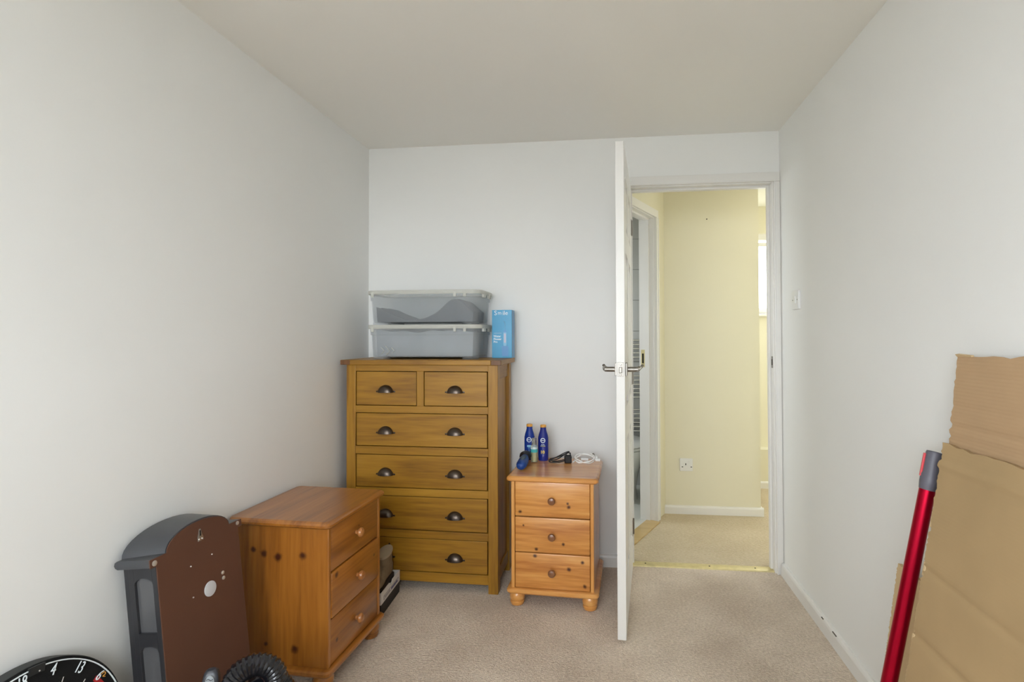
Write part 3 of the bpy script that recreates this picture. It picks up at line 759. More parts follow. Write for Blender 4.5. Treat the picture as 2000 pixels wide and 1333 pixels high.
# blue carton
M['cyan'] = plain('glossy_blue_card', (44, 150, 196), 0.3, coat=0.2, var=0.06, vscale=8)
M['cyan_dark'] = plain('blue_card_side', (84, 142, 186), 0.35)
M['print_white'] = plain('white_print', (232, 240, 244), 0.5)
M['print_pale'] = plain('pale_blue_print', (136, 190, 222), 0.4)
M['print_mid'] = plain('mid_blue_print', (96, 152, 204), 0.4)
M['print_pink'] = plain('pinkish_print', (200, 196, 214), 0.4)
fb = thing('water_flosser_box', 'tall blue carton with white lettering standing beside the bins', 'carton', (-0.548, 2.722, CH), (0, 0, -0.02))
bm = bmesh.new(); add_box(bm, -0.052, 0.052, 0, 0.074, 0, 0.2485, 0.0008, 1); obj('carton', bm, M['cyan'], fb)
box('side_print', 0.0519, 0.0523, 0.004, 0.070, 0.004, 0.244, M['cyan_dark'], fb)
RX = (pi/2, 0, 0)
text_obj('lettering', 'S', 0.034, M['print_white'], fb, (-0.041, -0.0002, 0.232), RX)
text_obj('lettering', 'm', 0.027, M['print_white'], fb, (-0.022, -0.0002, 0.2325), RX)
text_obj('lettering', 'ile', 0.032, M['print_white'], fb, (0.003, -0.0002, 0.232), RX)
box('rule', -0.042, -0.002, -0.0005, 0, 0.1275, 0.1287, M['print_white'], fb)
for s, z in (('Water', 0.112), ('Flosser', 0.0975), ('Pro', 0.083)): text_obj('lettering', s, 0.0145, M['print_white'], fb, (-0.044, -0.0002, z), RX, bold=0.0004)
prism('pictured_tank', rrect(0.000, 0.034, 0.010, 0.062, 0.004), -0.0004, 0, M['print_mid'], fb)
prism('pictured_body', rrect(0.008, 0.024, 0.062, 0.132, 0.003), -0.0004, 0, M['print_pale'], fb)
prism('pictured_label', rrect(0.011, 0.021, 0.078, 0.126, 0.002), -0.0006, 0, M['print_pink'], fb)
prism('pictured_shoulder', [(0.008, 0.132), (0.024, 0.132), (0.019, 0.146), (0.013, 0.146)], -0.0004, 0, M['print_mid'], fb)
bm = bmesh.new(); add_tube(bm, [Vector(p) for p in spline([(0.016, 0.146-0.146, 0.146), (0.0165, 0, 0.165), (0.016, 0, 0.182), (0.010, 0, 0.192)], 4)], 0.0022, 6, True, 0.2)
obj('pictured_nozzle', bm, M['print_white'], fb)

# ------------------------------------------------------------------ things on the bedside chest by the door
ZT = NH
M['navy'] = plain('glossy_navy_plastic', (20, 52, 140), 0.22, coat=0.3)
M['navy2'] = plain('glossy_dark_blue_plastic', (24, 40, 128), 0.22, coat=0.3)
M['orange'] = plain('orange_cap_plastic', (222, 160, 66), 0.35)
M['yellowprint'] = plain('yellow_print', (236, 206, 60), 0.4)
def lotion(label, x, y, mat, style):
    t = thing('lotion_bottle', label, 'bottle', (x, y, ZT), (0, 0, 0.0), 'blue lotion bottles')
    prof = [(0.0235, 0.0145, 0.0), (0.0255, 0.016, 0.004), (0.0262, 0.0165, 0.03), (0.0268, 0.017, 0.09), (0.0262, 0.0165, 0.115), (0.0225, 0.0155, 0.132), (0.0175, 0.0145, 0.147), (0.0152, 0.0138, 0.158), (0.0152, 0.0138, 0.1675)]
    bm = bmesh.new(); add_loft(bm, [oval(0, 0, a, b, z, 28) for a, b, z in prof]); obj('body', bm, mat, t, 50)
    bm = bmesh.new(); add_loft(bm, [oval(0, 0, a, b, z, 28) for a, b, z in ((0.0152, 0.0138, 0.1678), (0.0155, 0.014, 0.170), (0.0155, 0.014, 0.177), (0.0135, 0.012, 0.180))]); obj('cap', bm, M['orange'], t, 50)
    yf = -0.0172
    bm = bmesh.new()
    add_lathe(bm, [(0.0095, -0.0004), (0.0125, -0.0004), (0.0125, 0.0006), (0.0095, 0.0006)], 24, (0.0, yf+0.0002, 0.103), 'Y', True); obj('logo_ring', bm, M['print_white'], t)
    text_obj('lettering', 'NIVEA', 0.0058, M['print_white'], t, (0.0, yf-0.0004, 0.103), RX, 0.0003, 0.0002, 'CENTER')
    if style:
        text_obj('lettering', 'SUN', 0.0085, M['print_white'], t, (0.0, yf-0.0003, 0.082), RX, 0.0003, 0, 'CENTER')
        box('stripe', -0.012, 0.012, yf-0.0004, yf+0.002, 0.0735, 0.075, M['yellowprint'], t)
        box('stripe', -0.012, 0.012, yf-0.0004, yf+0.002, 0.0765, 0.0775, M['print_pale'], t)
        text_obj('lettering', '10', 0.0215, M['yellowprint'], t, (-0.002, yf-0.0003, 0.044), RX, 0.0003, 0.0005, 'CENTER')
    else:
        box('stripe', -0.010, 0.012, yf-0.0004, yf+0.002, 0.066, 0.076, M['print_pale'], t)
        for z, w in ((0.060, 0.009), (0.050, 0.006), (0.043, 0.004), (0.034, 0.004), (0.025, 0.009)): box('print_line', -w*0.6, w, yf-0.0004, yf+0.002, z, z+0.003, M['print_pale'], t)
    return t
lotion('blue lotion bottle with white lines, left of the clear spray bottle', -0.403, 2.708, M['navy'], 0)
lotion('dark blue sun lotion bottle with a yellow number ten', -0.331, 2.694, M['navy2'], 1)
m, nt, p = new_mat('clear_bottle_glass'); p.inputs['Base Color'].default_value = (0.92, 0.95, 0.93, 1); p.inputs['Roughness'].default_value = 0.05
p.inputs['Transmission Weight'].default_value = 0.85; p.inputs['IOR'].default_value = 1.2; M['clear'] = m
M['liquid'] = plain('pale_yellow_liquid', (222, 214, 150), 0.15, trans=0.3, ior=1.33)
M['teal'] = plain('teal_label', (70, 176, 180), 0.4); M['lace'] = plain('pale_label_band', (214, 232, 232), 0.5)
t = thing('spray_bottle', 'small clear spray bottle with teal band between the blue bottles', 'bottle', (-0.372, 2.655, ZT))
lathe('glass', [(0.0150, 0.0), (0.0172, 0.003), (0.0172, 0.078), (0.0145, 0.084), (0.008, 0.086), (0.008, 0.088)], M['clear'], t, 24)
lathe('liquid', [(0.0, 0.004), (0.0152, 0.004), (0.0152, 0.056), (0.0, 0.056)], M['liquid'], t, 20)
lathe('label_band', [(0.01735, 0.050), (0.01745, 0.051), (0.01745, 0.064), (0.01735, 0.065), (0.0165, 0.065), (0.0165, 0.050)], M['teal'], t, 24, (0, 0, 0), 'Z', True)
lathe('label_edge', [(0.01735, 0.066), (0.0175, 0.067), (0.0175, 0.072), (0.01735, 0.073), (0.0165, 0.073), (0.0165, 0.066)], M['lace'], t, 24, (0, 0, 0), 'Z', True)
lathe('pump', [(0.007, 0.086), (0.009, 0.087), (0.009, 0.097), (0.0055, 0.098), (0.0055, 0.104), (0.007, 0.105), (0.007, 0.114), (0.0, 0.115)], M['chrome'], t, 16)
lathe('cap', [(0.0118, 0.087), (0.0124, 0.088), (0.0118, 0.117), (0.009, 0.120), (0.0, 0.120)], M['clear'], t, 20)
# shaver lying on its back
M['shaver_blue'] = plain('blue_rubber', (22, 62, 132), 0.4); M['shaver_dark'] = plain('dark_grey_green_grip', (58, 78, 92), 0.45)
t = thing('electric_shaver', 'blue and black electric shaver lying on the bedside chest', 'shaver', (-0.410, 2.470, ZT), (0, 0, 0.0)); t.scale = (1.12, 1.1, 1.15)
bm = bmesh.new()
secs = [(0.0, 0.008, 0.007, 0.020), (0.006, 0.018, 0.014, 0.018), (0.03, 0.0235, 0.0175, 0.020), (0.075, 0.0225, 0.018, 0.024), (0.105, 0.0185, 0.016, 0.028), (0.118, 0.015, 0.014, 0.030)]
add_loft(bm, [[(a*cos(2*pi*k/20), y, zc+b*sin(2*pi*k/20)) for k in range(20)] for (y, a, b, zc) in secs]); obj('body', bm, M['shaver_blue'], t, 50)
bm = bmesh.new()
add_loft(bm, [[(a*cos(2*pi*k/16), y, zc+b*sin(2*pi*k/16)) for k in range(16)] for (y, a, b, zc) in ((0.035, 0.004, 0.003, 0.036), (0.05, 0.011, 0.005, 0.0385), (0.09, 0.012, 0.005, 0.0395), (0.103, 0.006, 0.003, 0.041))]); obj('grip', bm, M['shaver_dark'], t, 50)
bm = bmesh.new()
add_loft(bm, [[(a*cos(2*pi*k/20), y, zc+b*sin(2*pi*k/20)) for k in range(20)] for (y, a, b, zc) in ((0.114, 0.016, 0.015, 0.030), (0.122, 0.025, 0.017, 0.032), (0.140, 0.027, 0.019, 0.034), (0.152, 0.023, 0.016, 0.036))]); obj('head', bm, M['black_plastic'], t, 50)
for k in range(3):
    a = 2*pi*k/3+pi/2
    lathe('cutter', [(0.0085, 0.150), (0.0085, 0.1555), (0.004, 0.157), (0.0, 0.157)], M['screw'], t, 14, (0.011*cos(a), 0, 0.036+0.008*sin(a)), 'Y')
# black charger with folded cable
t = thing('black_charger', 'black plug charger with its cable folded beside it', 'charger', (-0.205, 2.655, ZT), (0, 0, 0.15))
cb_ = box('plug_body', -0.016, 0.020, -0.018, 0.018, 0.0, 0.036, M['black_plastic'], t, 0.005)
box('plug_pin', -0.010, -0.004, -0.004, 0.004, 0.036, 0.050, M['black_plastic'], t, 0.001); box('plug_pin', 0.010, 0.016, -0.004, 0.004, 0.036, 0.050, M['black_plastic'], t, 0.001)
pts = spline([(-0.016, 0, 0.010), (-0.045, -0.012, 0.006), (-0.085, -0.006, 0.006), (-0.088, 0.006, 0.010), (-0.05, 0.012, 0.028), (-0.012, 0.016, 0.046), (0.008, 0.022, 0.050), (0.004, 0.03, 0.042), (-0.04, 0.024, 0.026), (-0.084, 0.008, 0.018), (-0.090, -0.004, 0.012), (-0.05, 0.004, 0.018), (-0.008, 0.020, 0.040), (0.010, 0.028, 0.044), (0.012, 0.034, 0.020), (-0.03, 0.034, 0.004), (-0.075, 0.012, 0.004)], 6)
tube('cable', pts, 0.0026, M['black_plastic'], t, 8)
# white cable
M['cable_white'] = plain('white_cable_plastic', (238, 238, 236), 0.4)
t = thing('white_cable', 'white charging cable loosely coiled on the bedside chest', 'cable', (-0.118, 2.650, ZT+0.013), (0.42, 0, -0.06))
ctrl = [(-0.058, -0.022, 0.005)]
for k in range(22):
    a = pi*1.05 + 2*pi*k/8.0; rx, ry = 0.044+0.006*sin(k*1.7), 0.033+0.006*cos(k*2.1)
    ctrl.append((rx*cos(a), ry*sin(a), 0.004+0.0016*k*0.5+0.003*sin(k*1.3)+0.002))
ctrl += [(0.05, 0.012, 0.016), (0.058, 0.006, 0.012)]
tube('cable', spline(ctrl, 5), 0.0028, M['cable_white'], t, 8)
box('usb_plug', 0.050, 0.074, -0.008, 0.006, 0.004, 0.013, M['cable_white'], t, 0.002)
box('connector', -0.020, 0.016, -0.006, 0.006, 0.004, 0.013, M['plastic_white'], t, 0.002)
bm = bmesh.new(); add_box(bm, -0.004, 0.004, -0.003, 0.003, 0, 0.016, 0.001); o = obj('usb_tip', bm, M['screw'], t, 40); o.location = (0.045, 0.020, 0.018); o.rotation_euler = (0.2, -0.4, 0)
tube('cable_end', spline([(0.058, 0.006, 0.012), (0.056, 0.018, 0.016), (0.045, 0.020, 0.020)], 5), 0.0022, M['cable_white'], t, 8)

# ------------------------------------------------------------------ shoe box with shoes, between the chests
M['card_black'] = plain('black_card', (40, 35, 33), 0.6, var=0.1, vscale=10)
M['card_white'] = plain('white_card', (216, 214, 210), 0.6)
M['print_navy'] = plain('navy_print', (70, 70, 120), 0.6)
M['print_grey'] = plain('grey_print', (140, 134, 140), 0.6)
sbx = thing('shoe_box', 'open white and black shoe box on the carpet behind the near bedside chest', 'box', (-1.074, 2.345, 0), (0, 0, 0.05))
hx, hy, hz = 0.085, 0.118, 0.102
bm = bmesh.new(); add_box(bm, -hx, hx, -hy, hy, 0, 0.004)
for a in ((-hx, -hx+0.003, -hy, hy), (hx-0.003, hx, -hy, hy), (-hx+0.003, hx-0.003, -hy, -hy+0.003), (-hx+0.003, hx-0.003, hy-0.003, hy)): add_box(bm, *a, 0.004, 0.056)
obj('lower_box', bm, M['card_black'], sbx)
bm = bmesh.new(); g = 0.0015
for a in ((-hx-g, -hx+0.002, -hy-g, hy+g), (-hx+0.002, hx-0.002, -hy-g, -hy+0.002), (-hx+0.002, hx-0.002, hy-0.002, hy+g)): add_box(bm, *a, 0.052, hz)
# long side facing the room has a thumb notch
prf_ = [(-hy-g, 0.052), (hy+g, 0.052), (hy+g, hz), (0.022, hz), (0.018, hz-0.006), (0.010, hz-0.016), (-0.002, hz-0.016), (-0.010, hz-0.006), (-0.014, hz), (-hy-g, hz)]
add_prism(bm, prf_, hx-0.002, hx+g, 'X'); obj('upper_box', bm, M['card_white'], sbx)
box('inner_tray', -hx+0.0035, hx-0.0035, -hy+0.0035, hy-0.0035, 0.070, 0.074, M['card_white'], sbx)
lt = box('printed_patch', hx+g, hx+g+0.0006, -0.088, 0.10, 0.060, 0.078, M['print_grey'], sbx)
box('printed_patch', hx+g+0.0003, hx+g+0.0009, -0.084, 0.096, 0.063, 0.075, M['card_white'], lt)
box('printed_bar', hx+g+0.0006, hx+g+0.0012, 0.0, 0.085, 0.065, 0.073, M['print_navy'], lt)
box('printed_bar', hx+g+0.0006, hx+g+0.0012, -0.078, -0.01, 0.066, 0.072, M['print_grey'], lt)
M['suede'] = plain('taupe_suede', (126, 110, 88), 0.9, spec=0.15, bump=0.4, bscale=350, var=0.12, vscale=30)
M['suede_trim'] = plain('pale_taupe_trim', (160, 146, 124), 0.85, spec=0.15)
M['sole'] = plain('dark_rubber_sole', (50, 44, 40), 0.7)
M['lining'] = plain('dark_shoe_lining', (58, 46, 40), 0.9)
def shoe(label, loc, rot):
    t = thing('ankle_boot', label, 'shoe', loc, rot, 'boots in the shoe box')
    def sec(y, hw_, z0, z1, n=16, pw=0.75):
        out = []
        for k in range(n):
            a = 2*pi*k/n; c, s = cos(a), sin(a)
            out.append((hw_*abs(c)**pw*(1 if c >= 0 else -1), y, (z0+z1)/2 + (z1-z0)/2*abs(s)**pw*(1 if s >= 0 else -1)))
        return out
    # sole: outline of a foot
    foot = [(-0.115, 0.018), (-0.108, 0.028), (-0.085, 0.033), (-0.04, 0.031), (0.0, 0.033), (0.05, 0.040), (0.085, 0.039), (0.108, 0.030), (0.120, 0.015)]
    poly = [(w, y) for y, w in foot] + [(-w, y) for y, w in reversed(foot)]
    bm = bmesh.new(); add_prism(bm, poly, 0.0, 0.026, 'Z', 0.003); obj('sole', bm, M['sole'], t, 40)
    bm = bmesh.new()
    add_loft(bm, [sec(y, w, 0.022, z) for y, w, z in ((-0.112, 0.014, 0.080), (-0.104, 0.025, 0.090), (-0.08, 0.031, 0.094), (-0.04, 0.030, 0.096), (0.0, 0.031, 0.092), (0.035, 0.036, 0.075), (0.07, 0.037, 0.060), (0.10, 0.029, 0.050), (0.117, 0.013, 0.038))])
    obj('upper', bm, M['suede'], t, 60)
    # collar: a short standing tube, open on top
    def el(rx, ry, cy, z, n=24): return [(rx*cos(2*pi*k/n), cy+ry*sin(2*pi*k/n), z+0.010*(-sin(2*pi*k/n))) for k in range(n)]
    bm = bmesh.new()
    add_loft(bm, [el(0.031, 0.054, -0.055, 0.085), el(0.031, 0.054, -0.056, 0.120), el(0.032, 0.055, -0.058, 0.138), el(0.029, 0.051, -0.058, 0.138), el(0.027, 0.049, -0.055, 0.100), el(0.026, 0.046, -0.055, 0.088)])
    obj('collar', bm, M['suede'], t, 50)
    bm = bmesh.new()
    add_loft(bm, [el(0.0325, 0.0555, -0.058, 0.128), el(0.0335, 0.0565, -0.058, 0.132), el(0.0335, 0.0565, -0.058, 0.139), el(0.029, 0.052, -0.058, 0.1405)]); obj('collar_trim', bm, M['suede_trim'], t, 50)
    bm = bmesh.new(); add_lathe(bm, [(0.0, 0), (0.95, 0), (0.95, 0.004), (0, 0.004)], 20); o = obj('lining', bm, M['lining'], t); o.scale = (0.027, 0.048, 1); o.location = (0, -0.055, 0.094)
    tube('pull_tab', [(0.0, -0.112, 0.11), (0.0, -0.117, 0.135), (0.0, -0.116, 0.152), (0.0, -0.110, 0.146), (0.0, -0.109, 0.125)], 0.004, M['sole'], t, 8)
    t.scale = (0.94, 0.94, 1.02)
    return t
shoe('taupe boot with dark sole in the shoe box, nearer the oak chest', (-1.035, 2.347, 0.0745), (0, 0, pi+0.05))
shoe('taupe boot with dark sole in the shoe box, nearer the left wall', (-1.113, 2.343, 0.0745), (0, 0, pi+0.05))

# ------------------------------------------------------------------ pendulum clock leaning face to the wall
M['clock_dark'] = plain('charcoal_stained_wood', (66, 67, 70), 0.42, coat=0.15, var=0.08, vscale=12)
M['clock_black'] = plain('black_stained_wood', (44, 44, 47), 0.42, coat=0.15, var=0.08, vscale=12)
M['mdf'] = plain('brown_hardboard', (90, 58, 43), 0.5, spec=0.4, var=0.05, vscale=5, bump=0.06, bscale=120)
M['mdf_edge'] = plain('raw_hardboard_edge', (136, 92, 58), 0.7)
M['clock_glass'] = plain('smoky_clock_glass', (84, 84, 86), 0.08, spec=0.6, coat=0.3)
M['dial'] = plain('cream_dial', (220, 214, 196), 0.5)
w_, l_ = 0.0542, 0.114
e1 = Vector((sin(w_), cos(w_), 0)); e2 = Vector((-sin(l_)*cos(w_), sin(l_)*sin(w_), cos(l_))); e3 = Vector((cos(l_)*cos(w_), -cos(l_)*sin(w_), sin(l_)))
HS = 0.617
ck = thing('pendulum_clock', 'dark wooden pendulum clock case leaning on the left wall, brown back showing', 'clock', Vector((-1.2008, 1.305, 0.6173))-e2*0.6205+Vector((-0.004, 0.002, 0.002)))
ck.rotation_euler = Matrix((e1, -e3, e2)).transposed().to_euler()
CBW = 0.2955
def arch_poly(x0, x1, zb, zp, n=18):
    cx, rx = (x0+x1)/2, (x1-x0)/2
    return [(cx+rx*cos(pi*k/n), zb+(zp-zb)*sin(pi*k/n)) for k in range(n+1)]
AX0, AX1, APK = 0.036, 0.260, 0.676
top_poly = [(0.002, 0.0), (CBW, 0.0), (CBW, HS-0.012), (CBW+0.016, HS-0.012), (CBW+0.016, HS+0.010)] + arch_poly(AX0, AX1, HS+0.010, APK) + [(-0.017, HS+0.010), (-0.017, HS-0.012), (0.002, HS-0.012)]
bm = bmesh.new(); add_prism(bm, top_poly, -0.003, 0.0, 'Y'); obj('back_board', bm, M['mdf'], ck)
bm = bmesh.new(); add_loft(bm, [[(x, y, z) for x, z in arch_poly(a, b, HS+0.0095, pk)] for y, a, b, pk in ((0.0, AX0-0.004, AX1+0.004, APK+0.004), (0.05, 0.02, 0.276, APK+0.008), (0.108, 0.004, 0.292, APK+0.012))]); obj('arched_top', bm, M['clock_dark'], ck, 30)
nose = [(0.0, HS-0.012), (0.104, HS-0.012), (0.111, HS-0.008), (0.114, HS-0.001), (0.111, HS+0.007), (0.104, HS+0.0105), (0.0, HS+0.0105)]
bm = bmesh.new(); add_prism(bm, nose, -0.014, CBW+0.014, 'X', 0.002); obj('cornice', bm, M['clock_dark'], ck, 30)
bm = bmesh.new(); add_prism(bm, [(0.0, -0.0), (0.112, 0.0), (0.120, 0.010), (0.120, 0.045), (0.100, 0.06), (0.0, 0.06)], -0.014, CBW+0.013, 'X', 0.002); obj('base', bm, M['clock_dark'], ck, 30)
for sx in (0, 1):
    xa_, xb_ = (0.001, 0.013) if sx == 0 else (CBW-0.013, CBW-0.001)
    sd = box('side_stile', xa_, xb_, 0.0, 0.014, 0.06, HS-0.012, M['clock_black'], ck, 0.001)
    box('side_stile', xa_, xb_, 0.071, 0.087, 0.06, HS-0.012, M['clock_black'], ck, 0.001)
    for zt, zb_ in ((HS-0.012, 0.572), (0.428, 0.392), (0.10, 0.06)):
        # rail whose lower edge is arched
        pol = [(0.014, zt), (0.014, zb_-0.014 if zb_ > 0.1 else zb_)]
        if zb_ > 0.1:
            pol += [(0.0425-0.0285*cos(pi*k/8), zb_-0.014+0.016*sin(pi*k/8)) for k in range(1, 8)]
        pol += [(0.071, zb_-0.014 if zb_ > 0.1 else zb_), (0.071, zt)]
        bm = bmesh.new(); add_prism(bm, pol, xa_, xb_, 'X'); obj('side_rail', bm, M['clock_black'], ck)
    xg = 0.0085 if sx == 0 else CBW-0.0105
    for z0_, z1_ in ((0.10, 0.395), (0.428, 0.59)):
        box('side_glass', xg, xg+0.002, 0.012, 0.073, z0_, z1_, M['clock_glass'], ck)
box('inner_liner', 0.016, CBW-0.016, 0.045, 0.049, 0.06, HS-0.02, M['cloth_dark'], ck)
fd = box('front_door', 0.004, CBW-0.004, 0.087, 0.106, 0.062, HS-0.014, M['clock_black'], ck, 0.003)
lathe('dial', [(0.0, 0.106), (0.105, 0.106), (0.105, 0.109), (0.0, 0.109)], M['dial'], fd, 32, (CBW/2, 0, 0.47), 'Y')
def dot(name, x, z, r, mat, h=0.002, n=12): return lathe(name, [(r, -0.003), (r, -0.003-h*0.6), (r*0.6, -0.003-h), (0.0, -0.003-h)], mat, ck, n, (x, 0, z), 'Y')
M['rivet'] = plain('bright_nickel_rivet', (206, 200, 192), 0.3, metal=0.8)
dot('corner_screw', -0.004, HS-0.002, 0.0075, M['rivet']); dot('corner_screw', 0.294, HS+0.002, 0.0065, M['rivet'])
dot('rivet', 0.217, 0.495, 0.0055, M['rivet'], 0.004); dot('rivet', 0.218, 0.479, 0.0055, M['rivet'], 0.004)
for x, z in ((0.106, 0.560), (0.183, 0.564), (0.105, 0.473)): dot('nail_tip', x, z, 0.0022, M['rivet'], 0.003, 8)
lathe('adjuster_cap', [(0.0215, -0.003), (0.0215, -0.005), (0.0185, -0.0058), (0.0, -0.0052)], plain('pale_grey_plastic', (196, 196, 198), 0.4), ck, 28, (0.166, 0, 0.470), 'Y')
hg_ = prism('hanger_plate', [(0.138, 0.618), (0.158, 0.618), (0.158, 0.628), (0.153, 0.640), (0.151, 0.652), (0.145, 0.652), (0.143, 0.640), (0.138, 0.628)], -0.0045, -0.003, M['screw'], ck, 'Y', 0.0004)
prism('keyhole', [(0.1455, 0.632), (0.1505, 0.632), (0.150, 0.648), (0.146, 0.648)], -0.0049, -0.0044, M['dark'], hg_)
for x in (0.1425, 0.1535): lathe('screw', [(0.003, -0.0045), (0.002, -0.006), (0.0, -0.006)], M['rivet'], hg_, 8, (x, 0, 0.623), 'Y')

# ------------------------------------------------------------------ dartboard leaning on the left wall
M['board_black'] = plain('black_board_face', (26, 26, 26), 0.85, spec=0.2, bump=0.3, bscale=300)
M['board_edge'] = plain('charcoal_board_edge', (52, 54, 54), 0.6)
M['board_rim'] = plain('black_rim_band', (34, 36, 36), 0.45)
M['wire'] = plain('pale_wire', (205, 200, 192), 0.4, metal=0.3)
M['board_cream'] = plain('cream_sisal', (196, 180, 142), 0.9, bump=0.3, bscale=300)
M['board_red'] = plain('red_sisal', (168, 30, 34), 0.85, bump=0.3, bscale=300); M['board_green'] = plain('green_sisal', (30, 96, 58), 0.85, bump=0.3, bscale=300)
DR, DTI = 0.24, 0.074
n_ = Vector((cos(DTI), 0, sin(DTI))); h_ = Vector((0, 1, 0)); u_ = Vector((-sin(DTI), 0, cos(DTI)))
dbd = thing('dartboard', 'round black dartboard with white numbers leaning on the left wall', 'dartboard', (-1.2652, 1.0412, DR*cos(DTI)+0.003))
dbd.rotation_euler = Matrix((h_, u_, n_)).transposed().to_euler()
lathe('board', [(0.0, -0.036), (DR, -0.036), (DR, -0.003), (DR-0.003, 0.0), (0.0, 0.0)], M['board_black'], dbd, 96)
lathe('rim_band', [(DR+0.0003, -0.034), (DR+0.0018, -0.034), (DR+0.0018, -0.003), (DR+0.0003, -0.003)], M['board_edge'], dbd, 96, (0, 0, 0), 'Z', True)
A0 = 53.6
order = [13, 4, 18, 1, 20, 5, 12, 9, 14, 11, 8, 16, 7, 19, 3, 17, 2, 15, 10, 6]
def sector(r0, r1, a0, a1, z0, z1, n=4):
    bm = bmesh.new(); poly = [(r0*cos(a0+(a1-a0)*k/n), r0*sin(a0+(a1-a0)*k/n)) for k in range(n+1)] + [(r1*cos(a1-(a1-a0)*k/n), r1*sin(a1-(a1-a0)*k/n)) for k in range(n+1)]
    add_prism(bm, poly, z0, z1, 'Z'); return bm
for k in range(20):
    a = radians(A0+18*k); s = radians(9)
    ev = k % 2
    obj('segment', sector(0.017, 0.170, a-s, a+s, -0.001, 0.0006), M['board_cream'] if ev else M['board_black'], dbd)
    obj('double_bed', sector(0.1705, 0.180, a-s, a+s, -0.001, 0.0008), M['board_green'] if ev else M['board_red'], dbd)
    obj('treble_bed', sector(0.102, 0.111, a-s, a+s, -0.001, 0.0012), M['board_green'] if ev else M['board_red'], dbd)
    bm = bmesh.new(); add_tube(bm, [(0.017*cos(a+s), 0.017*sin(a+s), 0.002), (0.198*cos(a+s), 0.198*sin(a+s), 0.002)], 0.0009, 5); obj('radial_wire', bm, M['wire'], dbd)
    text_obj('number', str(order[k]), 0.036, M['print_white'], dbd, (0.2165*cos(a), 0.2165*sin(a), 0.0025), (0, 0, a-pi/2), 0.0008, -0.0002, 'CENTER', 0.66 if order[k] < 10 else 0.62, 0.15)
for r in (0.0635*0.25, 0.102, 0.111, 0.1705, 0.180):
    bm = bmesh.new(); add_lathe(bm, [(r-0.0009, 0.0012), (r, 0.0024), (r+0.0009, 0.0012)], 64, (0, 0, 0), 'Z', True); obj('ring_wire', bm, M['wire'], dbd)
lathe('number_ring', [(0.2326, 0.0008), (0.2326, 0.0028), (0.2350, 0.0028), (0.2350, 0.0008)], M['print_white'], dbd, 96, (0, 0, 0), 'Z', True)
lathe('bull', [(0.0, 0.002), (0.0165, 0.002), (0.0165, 0.0), (0.0, 0.0)], M['board_red'], dbd, 24)
bm = sector(0.222, 0.2395, radians(77.5), radians(86.0), 0.0005, 0.005); cp = obj('rim_clip', bm, M['board_rim'], dbd)
lathe('clip_rivet', [(0.0018, 0.005), (0.0012, 0.0065), (0.0, 0.0065)], M['rivet'], cp, 8, (0.226*cos(radians(80.5)), 0.226*sin(radians(80.5)), 0))
obj('red_mark', sector(0.202, 0.214, radians(28), radians(37), 0.0, 0.0012), M['board_red'], dbd)
bm = bmesh.new(); a = radians(32.5); cxm, cym = 0.2235*cos(a), 0.2235*sin(a)
add_tube(bm, spline([(cxm-0.006, cym+0.005, 0.002), (cxm+0.002, cym+0.006, 0.002), (cxm+0.004, cym, 0.002), (cxm-0.003, cym-0.002, 0.002), (cxm+0.003, cym-0.006, 0.002)], 4), 0.0011, 5); obj('orange_mark', bm, M['orange'], dbd)

# ------------------------------------------------------------------ vacuum cleaner with ribbed hose
M['hose'] = plain('glossy_black_hose', (20, 20, 25), 0.18, coat=0.4)
M['vac_grey'] = plain('dark_grey_vacuum_plastic', (58, 60, 66), 0.35)
M['vac_pale'] = plain('pale_grey_insert', (150, 156, 160), 0.35)
vc = thing('vacuum_cleaner', 'vacuum cleaner with a looped glossy black ribbed hose at the bottom edge', 'vacuum cleaner', (-0.938, 1.335, 0), (0, 0, 0.45))
path = [Vector((-0.053, 0.0, 0.12)), Vector((-0.055, 0.0, 0.22))]
cz, rl = 0.294, 0.051
for k in range(25):
    a = pi - pi*1.02*k/24; path.append(Vector((rl*cos(a), 0.006*k/24, cz+rl*0.95*sin(a))))
path += [Vector((0.072, 0.01, 0.255)), Vector((0.10, 0.012, 0.20)), Vector((0.115, 0.012, 0.12)), Vector((0.118, 0.012, 0.06))]
# resample evenly and give it ribs
path = spline(path, 6); L_ = [0.0]
for i in range(1, len(path)): L_.append(L_[-1]+(path[i]-path[i-1]).length)
def at_len(s):
    for i in range(1, len(path)):
        if L_[i] >= s:
            f = (s-L_[i-1])/max(L_[i]-L_[i-1], 1e-9); return path[i-1].lerp(path[i], f)
    return path[-1]
nrib = int(L_[-1]/0.0092); pts, rr = [], []
for k in range(nrib):
    for f, r in ((0.0, 0.0262), (0.3, 0.0280), (0.5, 0.0298), (0.7, 0.0280)):
        pts.append(at_len((k+f)*L_[-1]/nrib)); rr.append(r)
tube('hose', pts, rr, M['hose'], vc, 24)
bm = bmesh.new(); add_loft(bm, [[(x, y, z) for x, y in rrect(-0.115+i, 0.145-i, -0.13+i, 0.11-i, 0.05, 6)] for z, i in ((0.0, 0.012), (0.012, 0.0), (0.055, 0.0), (0.085, 0.025), (0.10, 0.06))]); obj('floor_head', bm, M['vac_grey'], vc, 40)
lathe('dust_canister', [(0.0, 0.08), (0.042, 0.08), (0.046, 0.10), (0.046, 0.215), (0.038, 0.262), (0.026, 0.285), (0.0, 0.296)], M['hose'], vc, 28, (0.006, 0.045, 0))
bm = bmesh.new(); add_loft(bm, [[(x-0.105, y+0.028, z) for x, y in rrect(-0.019+i, 0.019-i, -0.017+i, 0.017-i, 0.008, 5)] for z, i in ((0.07, 0), (0.318, 0), (0.332, 0.003), (0.339, 0.009))]); hn = obj('handle_column', bm, M['vac_grey'], vc, 40)
yi = 0.028-0.0172
